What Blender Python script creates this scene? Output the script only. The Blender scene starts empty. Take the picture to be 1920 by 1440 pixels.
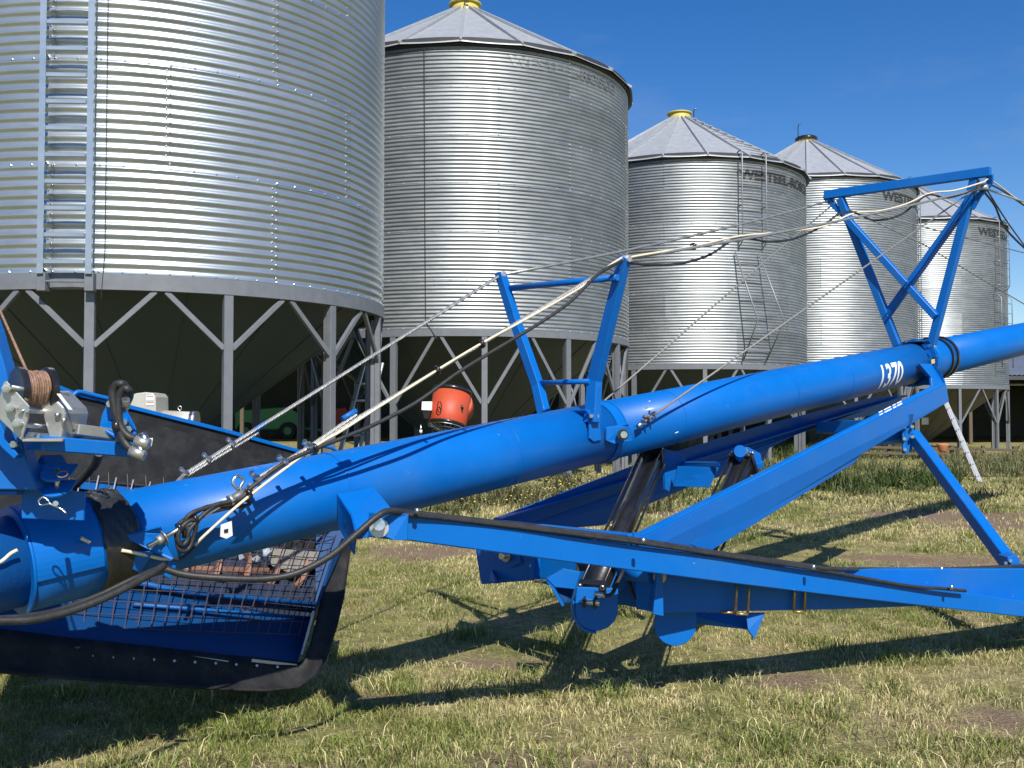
import bpy, bmesh, math, random
import numpy as np
from mathutils import Vector, Matrix
random.seed(7); rng = np.random.default_rng(7)
R_ = math.radians
sc = bpy.context.scene
col = sc.collection
# ---------------------------------------------------------------- camera, sky, sun, exposure
CAMH, F, PIT = 1.3, 1850.0, 0.0308
cam = bpy.data.cameras.new('camera'); camo = bpy.data.objects.new('camera', cam); col.objects.link(camo)
cam.sensor_width = 36; cam.lens = F / 1920 * 36; cam.clip_start = .05; cam.clip_end = 3000
camo.location = (0, 0, CAMH); camo.rotation_euler = (math.pi / 2 + PIT, 0, 0)
sc.camera = camo
SUN_EL, SUN_AZ = 44.5, 15.0            # azimuth: degrees to the right of straight behind the camera
sd = Vector((math.sin(R_(SUN_AZ)) * math.cos(R_(SUN_EL)), -math.cos(R_(SUN_AZ)) * math.cos(R_(SUN_EL)), math.sin(R_(SUN_EL))))
w = bpy.data.worlds.new('World'); sc.world = w; w.use_nodes = True
nt = w.node_tree; nt.nodes.clear()
sky = nt.nodes.new('ShaderNodeTexSky'); sky.sky_type = 'NISHITA'; sky.sun_disc = False
sky.sun_elevation = R_(SUN_EL); sky.sun_rotation = math.atan2(sd.x, sd.y)
sky.altitude = 200; sky.air_density = 1.0; sky.dust_density = .1; sky.ozone_density = 2.2
hs = nt.nodes.new('ShaderNodeHueSaturation'); hs.inputs['Saturation'].default_value = 1.40; hs.inputs['Value'].default_value = 1.34; hs.inputs['Hue'].default_value = .511
bg = nt.nodes.new('ShaderNodeBackground'); bg.inputs['Strength'].default_value = .072
wo = nt.nodes.new('ShaderNodeOutputWorld')
tc = nt.nodes.new('ShaderNodeTexCoord'); mp = nt.nodes.new('ShaderNodeMapping'); mp.inputs['Scale'].default_value = (1.6, 1.6, 5.2)
mp.inputs['Location'].default_value = (2.35, .4, .3)
no = nt.nodes.new('ShaderNodeTexNoise'); no.inputs['Scale'].default_value = 1.5; no.inputs['Detail'].default_value = 8; no.inputs['Roughness'].default_value = .62
cr = nt.nodes.new('ShaderNodeValToRGB'); cr.color_ramp.elements[0].position = .50; cr.color_ramp.elements[1].position = .74
sx = nt.nodes.new('ShaderNodeSeparateXYZ')
mr = nt.nodes.new('ShaderNodeMapRange'); mr.inputs['From Min'].default_value = .30; mr.inputs['From Max'].default_value = .02
mr.inputs['To Min'].default_value = .22; mr.inputs['To Max'].default_value = .62
mu = nt.nodes.new('ShaderNodeMath'); mu.operation = 'MULTIPLY'
mx = nt.nodes.new('ShaderNodeMixRGB'); mx.inputs['Color2'].default_value = (4.6, 5.0, 5.9, 1)
L = nt.links.new
L(sky.outputs[0], hs.inputs['Color']); L(tc.outputs['Generated'], mp.inputs[0]); L(mp.outputs[0], no.inputs[0]); L(no.outputs[0], cr.inputs[0])
L(tc.outputs['Generated'], sx.inputs[0]); L(sx.outputs[2], mr.inputs[0]); L(cr.outputs[0], mu.inputs[0]); L(mr.outputs[0], mu.inputs[1])
L(mu.outputs[0], mx.inputs['Fac']); L(hs.outputs[0], mx.inputs['Color1']); L(mx.outputs[0], bg.inputs[0]); L(bg.outputs[0], wo.inputs[0])
sl = bpy.data.lights.new('sun', 'SUN'); sl.energy = 5.0; sl.angle = R_(.5); sl.color = (1, .955, .88)
so = bpy.data.objects.new('sun', sl); col.objects.link(so); so.rotation_euler = sd.to_track_quat('Z', 'Y').to_euler(); so.location = (5, -10, 20)
sc.view_settings.view_transform = 'Standard'; sc.view_settings.look = 'None'; sc.view_settings.gamma = 1
sc.view_settings.exposure = 0.42; sc.view_settings.use_curve_mapping = False

# ---------------------------------------------------------------- geometry of the view: from a measured point to the place
cP, sP = math.cos(PIT), math.sin(PIT)
def ray(px, py):
    u = (px - 960) / F; v = -(py - 720) / F
    return Vector((u, cP - sP * v, sP + cP * v))
def at(px, py, Y):
    r = ray(px, py); r = r * (Y / r.y); return Vector((r.x, r.y, CAMH + r.z))
TA = Vector((-1.31, 3.68, .874)); TB = Vector((2.96, 7.9, 1.655))       # two points of the auger axis
TH = Vector((TB.x - TA.x, TB.y - TA.y, 0)); TLEN = TH.length; TH.normalize()
TN = Vector((TH.y, -TH.x, 0)); TD = (TB - TA).normalized(); TU = TN.cross(TD).normalized() * -1
if TU.z < 0: TU = -TU
def plane(px, py, n, d):
    r = ray(px, py); c = Vector((0, 0, CAMH)); t = (d - c.dot(n)) / r.dot(n); return c + r * t
def DL(px, py, l): return plane(px, py, TN, TA.dot(TN) + l)       # on the upright plane beside the auger, l metres to its near side
def DS(px, py, s): return plane(px, py, TH, TA.dot(TH) + s)       # on the upright plane across the auger, s metres along it
def AX(s, l=0, h=0):                                              # auger frame: along, aside, above the axis
    t = s / TLEN; p = TA.lerp(TB, t) if 0 <= t <= 1 else TA + (TB - TA) * t
    return p + TN * l + TU * h
def sof(px):                                                      # s at which the axis projects to column px
    lo, hi = -3.0, 12.0
    for _ in range(50):
        m = (lo + hi) / 2; p = AX(m)
        if p.y <= .05 or 960 + F * p.x / p.y < px: lo = m
        else: hi = m
    return lo

# ---------------------------------------------------------------- materials
MATS = {}
def mat(name, base, rough=.5, metal=0, var=.12, scale=6, bump=0, bscale=60, base2=None, thr=None, coat=0, spec=.5, stretch=None, rvar=0, attr=None, transl=0, ovar=0, chips=None):
    m = bpy.data.materials.new(name); m.use_nodes = True; t = m.node_tree; n = t.nodes; b = n['Principled BSDF']
    b.inputs['Roughness'].default_value = rough; b.inputs['Metallic'].default_value = metal
    b.inputs['Specular IOR Level'].default_value = spec; b.inputs['Coat Weight'].default_value = coat; b.inputs['Coat Roughness'].default_value = .12
    tc = n.new('ShaderNodeTexCoord'); oi = n.new('ShaderNodeObjectInfo')
    ad = n.new('ShaderNodeVectorMath'); ad.operation = 'MULTIPLY_ADD'; cx = n.new('ShaderNodeCombineXYZ')
    for i in range(3): t.links.new(oi.outputs['Random'], cx.inputs[i])
    ad.inputs[1].default_value = (37, 53, 71)
    t.links.new(cx.outputs[0], ad.inputs[0]); t.links.new(tc.outputs['Object'], ad.inputs[2])
    mp = n.new('ShaderNodeMapping'); t.links.new(ad.outputs[0], mp.inputs[0])
    if stretch: mp.inputs['Scale'].default_value = stretch
    ns = n.new('ShaderNodeTexNoise'); ns.inputs['Scale'].default_value = scale; ns.inputs['Detail'].default_value = 8; ns.inputs['Roughness'].default_value = .65
    t.links.new(mp.outputs[0], ns.inputs[0])
    mix = n.new('ShaderNodeMixRGB')
    lo = tuple(max(0, c * (1 - var)) for c in base); hi = tuple(min(1, c * (1 + var)) for c in base)
    if base2: lo, hi = base, base2
    mix.inputs[1].default_value = (*lo, 1); mix.inputs[2].default_value = (*hi, 1)
    rp = n.new('ShaderNodeValToRGB'); a, c = thr or (.3, .7)
    rp.color_ramp.elements[0].position = a; rp.color_ramp.elements[1].position = c
    t.links.new(ns.outputs[0], rp.inputs[0]); t.links.new(rp.outputs[0], mix.inputs[0])
    out = mix.outputs[0]
    if chips:
        for sc2, t0, t1, colr, fac in chips:
            nc = n.new('ShaderNodeTexNoise'); nc.inputs['Scale'].default_value = sc2; nc.inputs['Detail'].default_value = 9; nc.inputs['Roughness'].default_value = .7; t.links.new(mp.outputs[0], nc.inputs[0])
            rc = n.new('ShaderNodeMapRange'); rc.inputs['From Min'].default_value = t0; rc.inputs['From Max'].default_value = t1; rc.inputs['To Max'].default_value = fac; t.links.new(nc.outputs[0], rc.inputs[0])
            mc = n.new('ShaderNodeMixRGB'); t.links.new(rc.outputs[0], mc.inputs[0]); t.links.new(out, mc.inputs[1]); mc.inputs[2].default_value = (*colr, 1); out = mc.outputs[0]
    if ovar:
        oc = n.new('ShaderNodeMapRange'); oc.inputs['To Min'].default_value = 1 - ovar; oc.inputs['To Max'].default_value = 1 + ovar * .6; t.links.new(oi.outputs['Random'], oc.inputs[0])
        vm = n.new('ShaderNodeVectorMath'); vm.operation = 'SCALE'; t.links.new(out, vm.inputs[0]); t.links.new(oc.outputs[0], vm.inputs['Scale']); out = vm.outputs[0]
    if attr:
        at_ = n.new('ShaderNodeAttribute'); at_.attribute_name = attr; mm = n.new('ShaderNodeMixRGB'); mm.blend_type = 'MULTIPLY'; mm.inputs[0].default_value = 1
        t.links.new(at_.outputs[0], mm.inputs[1]); t.links.new(out, mm.inputs[2]); out = mm.outputs[0]
    t.links.new(out, b.inputs['Base Color'])
    if rvar:
        r2 = n.new('ShaderNodeMapRange'); r2.inputs['To Min'].default_value = rough - rvar; r2.inputs['To Max'].default_value = rough + rvar
        t.links.new(ns.outputs[0], r2.inputs[0]); t.links.new(r2.outputs[0], b.inputs['Roughness'])
    if bump:
        n2 = n.new('ShaderNodeTexNoise'); n2.inputs['Scale'].default_value = bscale; n2.inputs['Detail'].default_value = 5
        t.links.new(mp.outputs[0], n2.inputs[0])
        bp = n.new('ShaderNodeBump'); bp.inputs['Strength'].default_value = bump; bp.inputs['Distance'].default_value = .01
        t.links.new(n2.outputs[0], bp.inputs['Height']); t.links.new(bp.outputs[0], b.inputs['Normal'])
    if transl:
        tr = n.new('ShaderNodeBsdfTranslucent'); ms = n.new('ShaderNodeMixShader'); ms.inputs[0].default_value = transl
        t.links.new(out, tr.inputs[0]); t.links.new(b.outputs[0], ms.inputs[1]); t.links.new(tr.outputs[0], ms.inputs[2])
        t.links.new(ms.outputs[0], n['Material Output'].inputs[0])
    MATS[name] = m; return m
BLUE = mat('blue_paint', (.0, .108, .405), .44, 0, scale=3, base2=(.0, .122, .45), bump=.07, bscale=220, coat=.04, spec=.26, rvar=.08, chips=((1.3, .50, .80, (.06, .15, .33), .35), (26, .665, .71, (.20, .30, .44), .75), (9, .69, .74, (.004, .045, .17), .6)))
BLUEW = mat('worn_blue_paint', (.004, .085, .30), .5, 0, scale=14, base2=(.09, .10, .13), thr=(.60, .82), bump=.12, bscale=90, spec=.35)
BLUED = mat('scuffed_shaded_blue_paint', (.003, .044, .15), .6, 0, scale=7, base2=(.07, .04, .022), thr=(.58, .72), bump=.1, bscale=120, spec=.25)  # darkened blue holds the hopper's shade in its colour; rust flecks are its own
GALV1 = mat('new_galvanised_sheet', (.41, .46, .49), .36, .82, scale=1.6, base2=(.50, .54, .57), bump=.12, bscale=2.6, rvar=.06, ovar=.05, stretch=(1, 1, 2))
GALV = mat('weathered_galvanised_sheet', (.255, .28, .295), .44, .74, scale=2.2, base2=(.37, .39, .40), bump=.16, bscale=2.6, rvar=.07, ovar=.16, stretch=(1, 1, 3))
GALVR = mat('dull_galvanised_roof', (.33, .35, .37), .5, .35, scale=7, base2=(.42, .435, .45), bump=.04, bscale=50, rvar=.06)
STAY = mat('weathered_stay_rope', (.16, .16, .15), .6, .2, scale=60, base2=(.24, .235, .22))
LADM = mat('ladder_steel', (.24, .25, .26), .5, .5, scale=10)
ZINC = mat('zinc_plate', (.40, .40, .37), .38, .75, scale=14, base2=(.52, .51, .46), bump=.03, bscale=60, rvar=.08)
STEEL = mat('bright_steel', (.6, .6, .58), .3, 1, scale=40, var=.2, rvar=.08)
ALU = mat('aluminium', (.62, .63, .63), .42, .5, scale=12, var=.1, bump=.03)
FRAME = mat('grey_frame_paint', (.130, .140, .160), .55, .1, scale=8, base2=(.165, .175, .19), bump=.05, bscale=80)
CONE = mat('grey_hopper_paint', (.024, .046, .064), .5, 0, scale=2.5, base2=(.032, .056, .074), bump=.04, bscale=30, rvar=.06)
CONEB = mat('dusty_hopper_paint', (.07, .066, .056), .55, .1, scale=2.5, base2=(.10, .095, .08), bump=.04, bscale=30)
DARKM = mat('eave_shade_black', (.03, .032, .035), .7)  # black that paints the eave's shade onto the wall top
BLACK = mat('black_paint', (.008, .008, .009), .3, 0, scale=18, base2=(.018, .018, .019), bump=.04, coat=.3)
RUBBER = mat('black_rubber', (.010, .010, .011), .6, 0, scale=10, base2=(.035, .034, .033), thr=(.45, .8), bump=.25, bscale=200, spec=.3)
HOSE = mat('black_hose', (.016, .016, .017), .5, 0, scale=30, base2=(.035, .035, .035), bump=.1, bscale=100, spec=.35)
TAPE = mat('black_tape', (.010, .010, .011), .34, 0, scale=12, base2=(.03, .03, .03), bump=.5, bscale=14, stretch=(1, 1, .3))
CREAM = mat('cream_wire', (.62, .52, .34), .5, 0, scale=25, base2=(.74, .66, .50))
ROPEB = mat('rusty_wire_rope', (.16, .075, .04), .65, .25, scale=60, base2=(.34, .22, .16), bump=.4, bscale=300)
WROPE = mat('grey_wire_rope', (.30, .30, .28), .42, .7, scale=60, base2=(.50, .49, .46), bump=.2, bscale=400)
RUST = mat('rusty_flighting', (.15, .065, .04), .6, .2, scale=9, base2=(.34, .20, .14), bump=.2, bscale=80)
WHITE = mat('white_print', (.80, .80, .78), .5, 0, scale=40, base2=(.70, .71, .72))
STENCIL = mat('black_stencil_paint', (.02, .021, .022), .7, 0, scale=30, base2=(.09, .092, .095), thr=(.5, .8))
STENCILF = mat('faded_stencil_paint', (.10, .105, .11), .44, .74, scale=3, base2=(.31, .33, .34), thr=(.30, .40))
YELLOW = mat('faded_yellow_paint', (.52, .42, .08), .5, 0, scale=12, base2=(.40, .27, .10), thr=(.5, .8), bump=.1)
YEL2 = mat('yellow_label', (.70, .47, .10), .5)
ORANGE = mat('orange_enamel', (.48, .060, .02), .55, 0, scale=5, base2=(.30, .07, .035), thr=(.45, .75), bump=.08, rvar=.05, chips=((16, .62, .68, (.05, .03, .025), .8),))
GOLD = mat('yellow_zinc', (.42, .29, .12), .4, .8, scale=30)
BEIGE = mat('light_beige_enamel', (.50, .48, .42), .38, .35, scale=8, base2=(.58, .56, .50), bump=.02)
LABELW = mat('white_label', (.68, .68, .64), .5)
REDM = mat('red_paint', (.35, .02, .015), .5)
GREENM = mat('green_machine_paint', (.02, .22, .035), .4)
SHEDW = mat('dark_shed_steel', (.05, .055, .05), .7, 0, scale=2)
SHEDR = mat('shed_roof_sheet', (.40, .41, .42), .45, .8, scale=2)
TIMBER = mat('dark_timber', (.10, .075, .05), .8, bump=.3)
TERRA = mat('terracotta', (.45, .16, .08), .7)
YFLOW = mat('yellow_petals', (.70, .55, .10), .6)
WFLOW = mat('dry_seed_heads', (.36, .29, .17), .8)
GRASSM = mat('grass_blade', (.85, .85, .85), .55, 0, scale=3, base2=(1, 1, 1), attr='Col', transl=.25, spec=.3)
PLASTIC = mat('translucent_film', (.30, .33, .36), .2, 0, scale=30, var=.2, bump=.6, bscale=30)
BALE = mat('clear_plastic_tag', (.66, .67, .66), .4)

# ---------------------------------------------------------------- object helpers
WL = {}
def setp(o, label=None, cat=None, group=None, kind=None):
    if label: o['label'] = label
    if cat: o['category'] = cat
    if group: o['group'] = group
    if kind: o['kind'] = kind
    return o
def empty(name, loc, rz=0):
    o = bpy.data.objects.new(name, None); col.objects.link(o); o.location = loc; o.rotation_euler = (0, 0, rz); o.empty_display_size = .2
    WL[o] = Vector(loc); return o
def mk(name, vs, fs, m, parent=None, smooth=False, org=None, bev=0, seg=1, ang=35):
    """one mesh object from world-space points"""
    me = bpy.data.meshes.new(name)
    o3 = Vector(org) if org is not None else (WL[parent] if parent else Vector((0, 0, 0)))
    me.from_pydata([tuple(Vector(v) - o3) for v in vs], [], fs)
    bm = bmesh.new(); bm.from_mesh(me); bmesh.ops.remove_doubles(bm, verts=bm.verts, dist=1e-6)
    bmesh.ops.recalc_face_normals(bm, faces=bm.faces)
    if bev:
        es = [e for e in bm.edges if len(e.link_faces) == 2 and e.calc_face_angle(0) > R_(ang)]
        bmesh.ops.bevel(bm, geom=es, offset=bev, segments=seg, profile=.6, affect='EDGES', clamp_overlap=True)
    bm.to_mesh(me); bm.free()
    if smooth: me.polygons.foreach_set('use_smooth', [True] * len(me.polygons))
    me.materials.append(m if not isinstance(m, str) else MATS[m])
    o = bpy.data.objects.new(name, me); col.objects.link(o)
    if parent: o.parent = parent; o.location = o3 - WL[parent]
    else: o.location = o3
    WL[o] = o3.copy()
    return o
class MB:
    def __init__(s): s.v = []; s.f = []
    def add(s, vs, fs):
        k = len(s.v); s.v += [Vector(v) for v in vs]; s.f += [tuple(i + k for i in f) for f in fs]; return s
    def build(s, name, m, parent=None, **k): return mk(name, s.v, s.f, m, parent, **k)
def frame(d, up=None):
    d = Vector(d).normalized(); up = Vector(up) if up is not None else Vector((0, 0, 1))
    if abs(d.dot(up)) > .98: up = Vector((0, 1, 0)) if abs(d.y) < .9 else Vector((1, 0, 0))
    s = d.cross(up).normalized(); u = s.cross(d).normalized(); return d, s, u
def g_beam(p0, p1, w, h, up=None):
    p0 = Vector(p0); p1 = Vector(p1); d, s, u = frame(p1 - p0, up); vs = []
    for p in (p0, p1):
        for a, b in ((-1, -1), (1, -1), (1, 1), (-1, 1)): vs.append(p + s * a * w / 2 + u * b * h / 2)
    return vs, [(0, 1, 2, 3), (7, 6, 5, 4), (0, 4, 5, 1), (1, 5, 6, 2), (2, 6, 7, 3), (3, 7, 4, 0)]
def g_tube(pts, r, n=10, cap=True):
    pts = [Vector(p) for p in pts]; N = len(pts); rs = r if isinstance(r, (list, tuple)) else [r] * N; vs = []; fs = []
    d0 = (pts[1] - pts[0]).normalized(); _, s, u = frame(d0)
    for i, p in enumerate(pts):
        d = (pts[min(i + 1, N - 1)] - pts[max(i - 1, 0)]).normalized()
        s = (s - d * s.dot(d)).normalized(); u = s.cross(d)
        for k in range(n):
            a = 2 * math.pi * k / n; vs.append(p + (s * math.cos(a) + u * math.sin(a)) * rs[i])
    for i in range(N - 1):
        for k in range(n): fs.append((i * n + k, i * n + (k + 1) % n, (i + 1) * n + (k + 1) % n, (i + 1) * n + k))
    if cap: fs += [tuple(range(n))[::-1], tuple((N - 1) * n + k for k in range(n))]
    return vs, fs
def g_prism(pts, off):
    n = len(pts); off = Vector(off); a = [Vector(p) - off / 2 for p in pts]; b = [p + off for p in a]
    return a + b, [tuple(range(n))[::-1], tuple(range(n, 2 * n))] + [(i, (i + 1) % n, n + (i + 1) % n, n + i) for i in range(n)]
def beam(name, p0, p1, w, h, m, parent=None, up=None, bev=.004, **k): v, f = g_beam(p0, p1, w, h, up); return mk(name, v, f, m, parent, bev=bev, **k)
def tube(name, pts, r, m, parent=None, n=12, **k):
    v, f = g_tube(pts, r, n); o = mk(name, v, f, m, parent, smooth=True, **k)
    for p in o.data.polygons:
        if len(p.vertices) > 4: p.use_smooth = False
    return o
def prism(name, pts, off, m, parent=None, bev=.002, **k): v, f = g_prism(pts, off); return mk(name, v, f, m, parent, bev=bev, **k)
def spline(pts, n=8):
    P = [Vector(p) for p in pts]; P = [P[0] * 2 - P[1]] + P + [P[-1] * 2 - P[-2]]; out = []
    for i in range(1, len(P) - 2):
        for k in range(n):
            t = k / n; a, b, c, d = P[i - 1:i + 3]
            out.append(.5 * ((2 * b) + (c - a) * t + (2 * a - 5 * b + 4 * c - d) * t * t + (3 * b - a - 3 * c + d) * t ** 3))
    out.append(P[-2]); return out
def arc(c, r, a0, a1, n, e1, e2): return [c + e1 * math.cos(a0 + (a1 - a0) * i / n) * r + e2 * math.sin(a0 + (a1 - a0) * i / n) * r for i in range(n + 1)]
def g_bolt(p, d, r=.012, h=.01):
    d, s, u = frame(d); p = Vector(p); vs = []
    for hh, rr in ((0, 1), (h, 1), (h * 1.25, .7)):
        for k in range(6): a = k * math.pi / 3; vs.append(p + d * hh + (s * math.cos(a) + u * math.sin(a)) * r * rr)
    fs = [tuple(range(12, 18))]
    for i in range(2):
        for k in range(6): fs.append((i * 6 + k, i * 6 + (k + 1) % 6, i * 6 + 6 + (k + 1) % 6, i * 6 + 6 + k))
    return vs, fs
def text_mesh(s, size, shear=0, xs=1, bold=0, res=4):
    cu = bpy.data.curves.new('t', 'FONT'); cu.body = s; cu.size = size; cu.shear = shear; cu.offset = bold; cu.resolution_u = res; cu.align_x = 'LEFT'
    to = bpy.data.objects.new('t', cu); col.objects.link(to); dg = bpy.context.evaluated_depsgraph_get(); me = bpy.data.meshes.new_from_object(to.evaluated_get(dg))
    bpy.data.objects.remove(to); bpy.data.curves.remove(cu)
    for v in me.vertices: v.co.x *= xs
    return me
def fbm(x, y, sc_, seed, octv=4):
    r = np.random.default_rng(seed); out = np.zeros_like(x); amp = 1; tot = 0
    for o in range(octv):
        g = r.random((64, 64)); u = x * sc_ + 13.7 * o; v = y * sc_ + 7.1 * o; i = np.floor(u).astype(int); j = np.floor(v).astype(int); fx = u - i; fy = v - j
        fx = fx * fx * (3 - 2 * fx); fy = fy * fy * (3 - 2 * fy); i0 = i % 64; i1 = (i + 1) % 64; j0 = j % 64; j1 = (j + 1) % 64
        out += amp * ((g[i0, j0] * (1 - fx) + g[i1, j0] * fx) * (1 - fy) + (g[i0, j1] * (1 - fx) + g[i1, j1] * fx) * fy); tot += amp; amp *= .55; sc_ *= 2.1
    return out / tot

# ---------------------------------------------------------------- ground
def gz(x, y): return -.10 + .10 * np.clip((y - 6.2) / 3.6, 0, 1) + .04 * np.clip((y - 10) / 6, 0, 1) + .03 * (fbm(x, y, .8, 3, 3) - .5) + .05 * (fbm(x, y, .12, 4, 2) - .5)
SOIL = [((px_ - 960) / F * Y_, Y_, a_, b_) for px_, Y_, a_, b_ in ((1780, 12.4, 1.5, .9), (1900, 11.4, 1.2, .5), (1290, 12.8, .9, .6), (790, 9.4, .7, .5), (1700, 9.0, .8, .35), (700, 4.85, .28, .14), (930, 5.6, .4, .2), (980, 3.95, .35, .13), (600, 3.9, .3, .1), (1330, 8.6, .7, .3), (1480, 5.2, .3, .15), (400, 3.85, .3, .1), (1850, 4.6, .3, .15))]
def soil(x, y):
    m = np.zeros_like(x)
    for cx_, cy_, a_, b_ in SOIL: m = np.maximum(m, np.exp(-(((x - cx_) / a_) ** 2 + ((y - cy_) / b_) ** 2)))
    return np.clip((m + (fbm(x, y, 3.0, 91, 4) - .5) * 1.1 - .32) * 3.2, 0, 1)
def ground():
    xs = np.concatenate([np.linspace(-600, -30, 14), np.linspace(-29, -9, 21), np.linspace(-8.8, 12, 110), np.linspace(13, 45, 33), np.linspace(60, 700, 14)])
    ys = np.concatenate([np.linspace(-300, -5, 8), np.linspace(-4, 2, 7), np.linspace(2.2, 16, 90), np.linspace(16.5, 50, 40), np.linspace(60, 1500, 16)])
    X, Y = np.meshgrid(xs, ys); Z = gz(X, Y); far = (Y > 60) | (np.abs(X) > 60); Z[far] = -.02
    nx, ny = len(xs), len(ys); vs = np.stack([X.ravel(), Y.ravel(), Z.ravel()], 1)
    fs = [(j * nx + i, j * nx + i + 1, (j + 1) * nx + i + 1, (j + 1) * nx + i) for j in range(ny - 1) for i in range(nx - 1)]
    me = bpy.data.meshes.new('ground'); me.from_pydata(vs.tolist(), [], fs); me.polygons.foreach_set('use_smooth', [True] * len(me.polygons))
    m = bpy.data.materials.new('turf_soil'); m.use_nodes = True; t = m.node_tree; n = t.nodes; b = n['Principled BSDF']; b.inputs['Roughness'].default_value = .9; b.inputs['Specular IOR Level'].default_value = .15
    tcn = n.new('ShaderNodeTexCoord'); lk = t.links.new
    def ns(s, d=8, ro=.65):
        q = n.new('ShaderNodeTexNoise'); q.inputs['Scale'].default_value = s; q.inputs['Detail'].default_value = d; q.inputs['Roughness'].default_value = ro; lk(tcn.outputs['Object'], q.inputs[0]); return q
    def ramp(src, st):
        q = n.new('ShaderNodeValToRGB'); e = q.color_ramp.elements; e[0].position, e[0].color = st[0][0], (*st[0][1], 1); e[1].position, e[1].color = st[-1][0], (*st[-1][1], 1)
        for p, c in st[1:-1]: z = e.new(p); z.color = (*c, 1)
        lk(src.outputs[0], q.inputs[0]); return q
    a = ramp(ns(.7), [(.33, (.10, .125, .038)), (.46, (.21, .20, .078)), (.57, (.30, .255, .13)), (.66, (.21, .155, .10))])
    c = ramp(ns(9), [(.3, (.45, .45, .42)), (.5, (1, 1, .98)), (.72, (1.7, 1.6, 1.5))])
    d = ramp(ns(70, 4), [(.3, (.35, .35, .34)), (.5, (1, 1, 1)), (.7, (1.9, 1.8, 1.6))])
    m1 = n.new('ShaderNodeMixRGB'); m1.blend_type = 'MULTIPLY'; m1.inputs[0].default_value = .8; lk(a.outputs[0], m1.inputs[1]); lk(c.outputs[0], m1.inputs[2])
    sa = n.new('ShaderNodeAttribute'); sa.attribute_name = 'Soil'; sm_ = n.new('ShaderNodeMixRGB'); lk(sa.outputs['Fac'], sm_.inputs[0]); lk(m1.outputs[0], sm_.inputs[1]); sm_.inputs[2].default_value = (.21, .15, .105, 1); m1 = sm_
    m2 = n.new('ShaderNodeMixRGB'); m2.blend_type = 'MULTIPLY'; m2.inputs[0].default_value = .85; lk(m1.outputs[0], m2.inputs[1]); lk(d.outputs[0], m2.inputs[2])
    lk(m2.outputs[0], b.inputs['Base Color'])
    bp = n.new('ShaderNodeBump'); bp.inputs['Strength'].default_value = .9; bp.inputs['Distance'].default_value = .03; q = ns(45, 6); lk(q.outputs[0], bp.inputs['Height']); lk(bp.outputs[0], b.inputs['Normal'])
    ca = me.color_attributes.new('Soil', 'FLOAT_COLOR', 'POINT'); sv = soil(X, Y).ravel(); cc = np.ones((len(sv), 4)); cc[:, :3] = sv[:, None]; ca.data.foreach_set('color', cc.ravel())
    me.materials.append(m); o = bpy.data.objects.new('ground', me); col.objects.link(o)
    setp(o, 'mown paddock ground of patchy green and straw coloured turf with bare earth', 'ground', kind='structure')
ground()

def blades(name, P, H, W, C, lean, label, cat, m=None, segs=1):
    """many grass blades as one mesh; P (n,2), H, W, C (n,3)"""
    n = len(P); z = gz(P[:, 0], P[:, 1]) - .004; a = rng.random(n) * 2 * math.pi; bd = rng.random(n) * 2 * math.pi; lb = lean * (rng.random(n) * .9 + .25) * H
    dx = np.cos(a) * W / 2; dy = np.sin(a) * W / 2; bx = np.cos(bd) * lb; by = np.sin(bd) * lb
    base = np.stack([P[:, 0], P[:, 1], z], 1); side = np.stack([dx, dy, np.zeros(n)], 1)
    mid = base + np.stack([bx * .35, by * .35, H * .62], 1); tip = base + np.stack([bx, by, H * (1 - .25 * lean)], 1)
    V = np.stack([base - side, base + side, mid + side * .75, mid - side * .75, tip], 1).reshape(-1, 3)
    k = (np.arange(n) * 5)[:, None]
    quads = (k + np.array([0, 1, 2, 3])).astype(np.int32); tris = (k + np.array([3, 2, 4])).astype(np.int32)
    me = bpy.data.meshes.new(name); me.vertices.add(n * 5); me.vertices.foreach_set('co', V.ravel())
    loops = np.concatenate([quads, tris], 1).ravel(); me.loops.add(len(loops)); me.loops.foreach_set('vertex_index', loops)
    me.polygons.add(2 * n); ls = np.stack([np.arange(n) * 7, np.arange(n) * 7 + 4], 1).ravel(); me.polygons.foreach_set('loop_start', ls.astype(np.int32))
    me.polygons.foreach_set('loop_total', np.tile([4, 3], n).astype(np.int32)); me.update(); me.validate()
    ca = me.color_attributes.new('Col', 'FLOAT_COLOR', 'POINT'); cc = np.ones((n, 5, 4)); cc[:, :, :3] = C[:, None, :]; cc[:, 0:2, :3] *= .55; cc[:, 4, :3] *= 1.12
    ca.data.foreach_set('color', cc.ravel())
    me.materials.append(m or GRASSM); o = bpy.data.objects.new(name, me); col.objects.link(o); setp(o, label, cat, kind='stuff'); return o
GREEN = np.array([.22, .27, .06]); DGREEN = np.array([.055, .095, .02]); STRAW = np.array([.84, .72, .38]); OLIVE = np.array([.52, .49, .17]); BROWN = np.array([.19, .125, .075])
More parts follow.
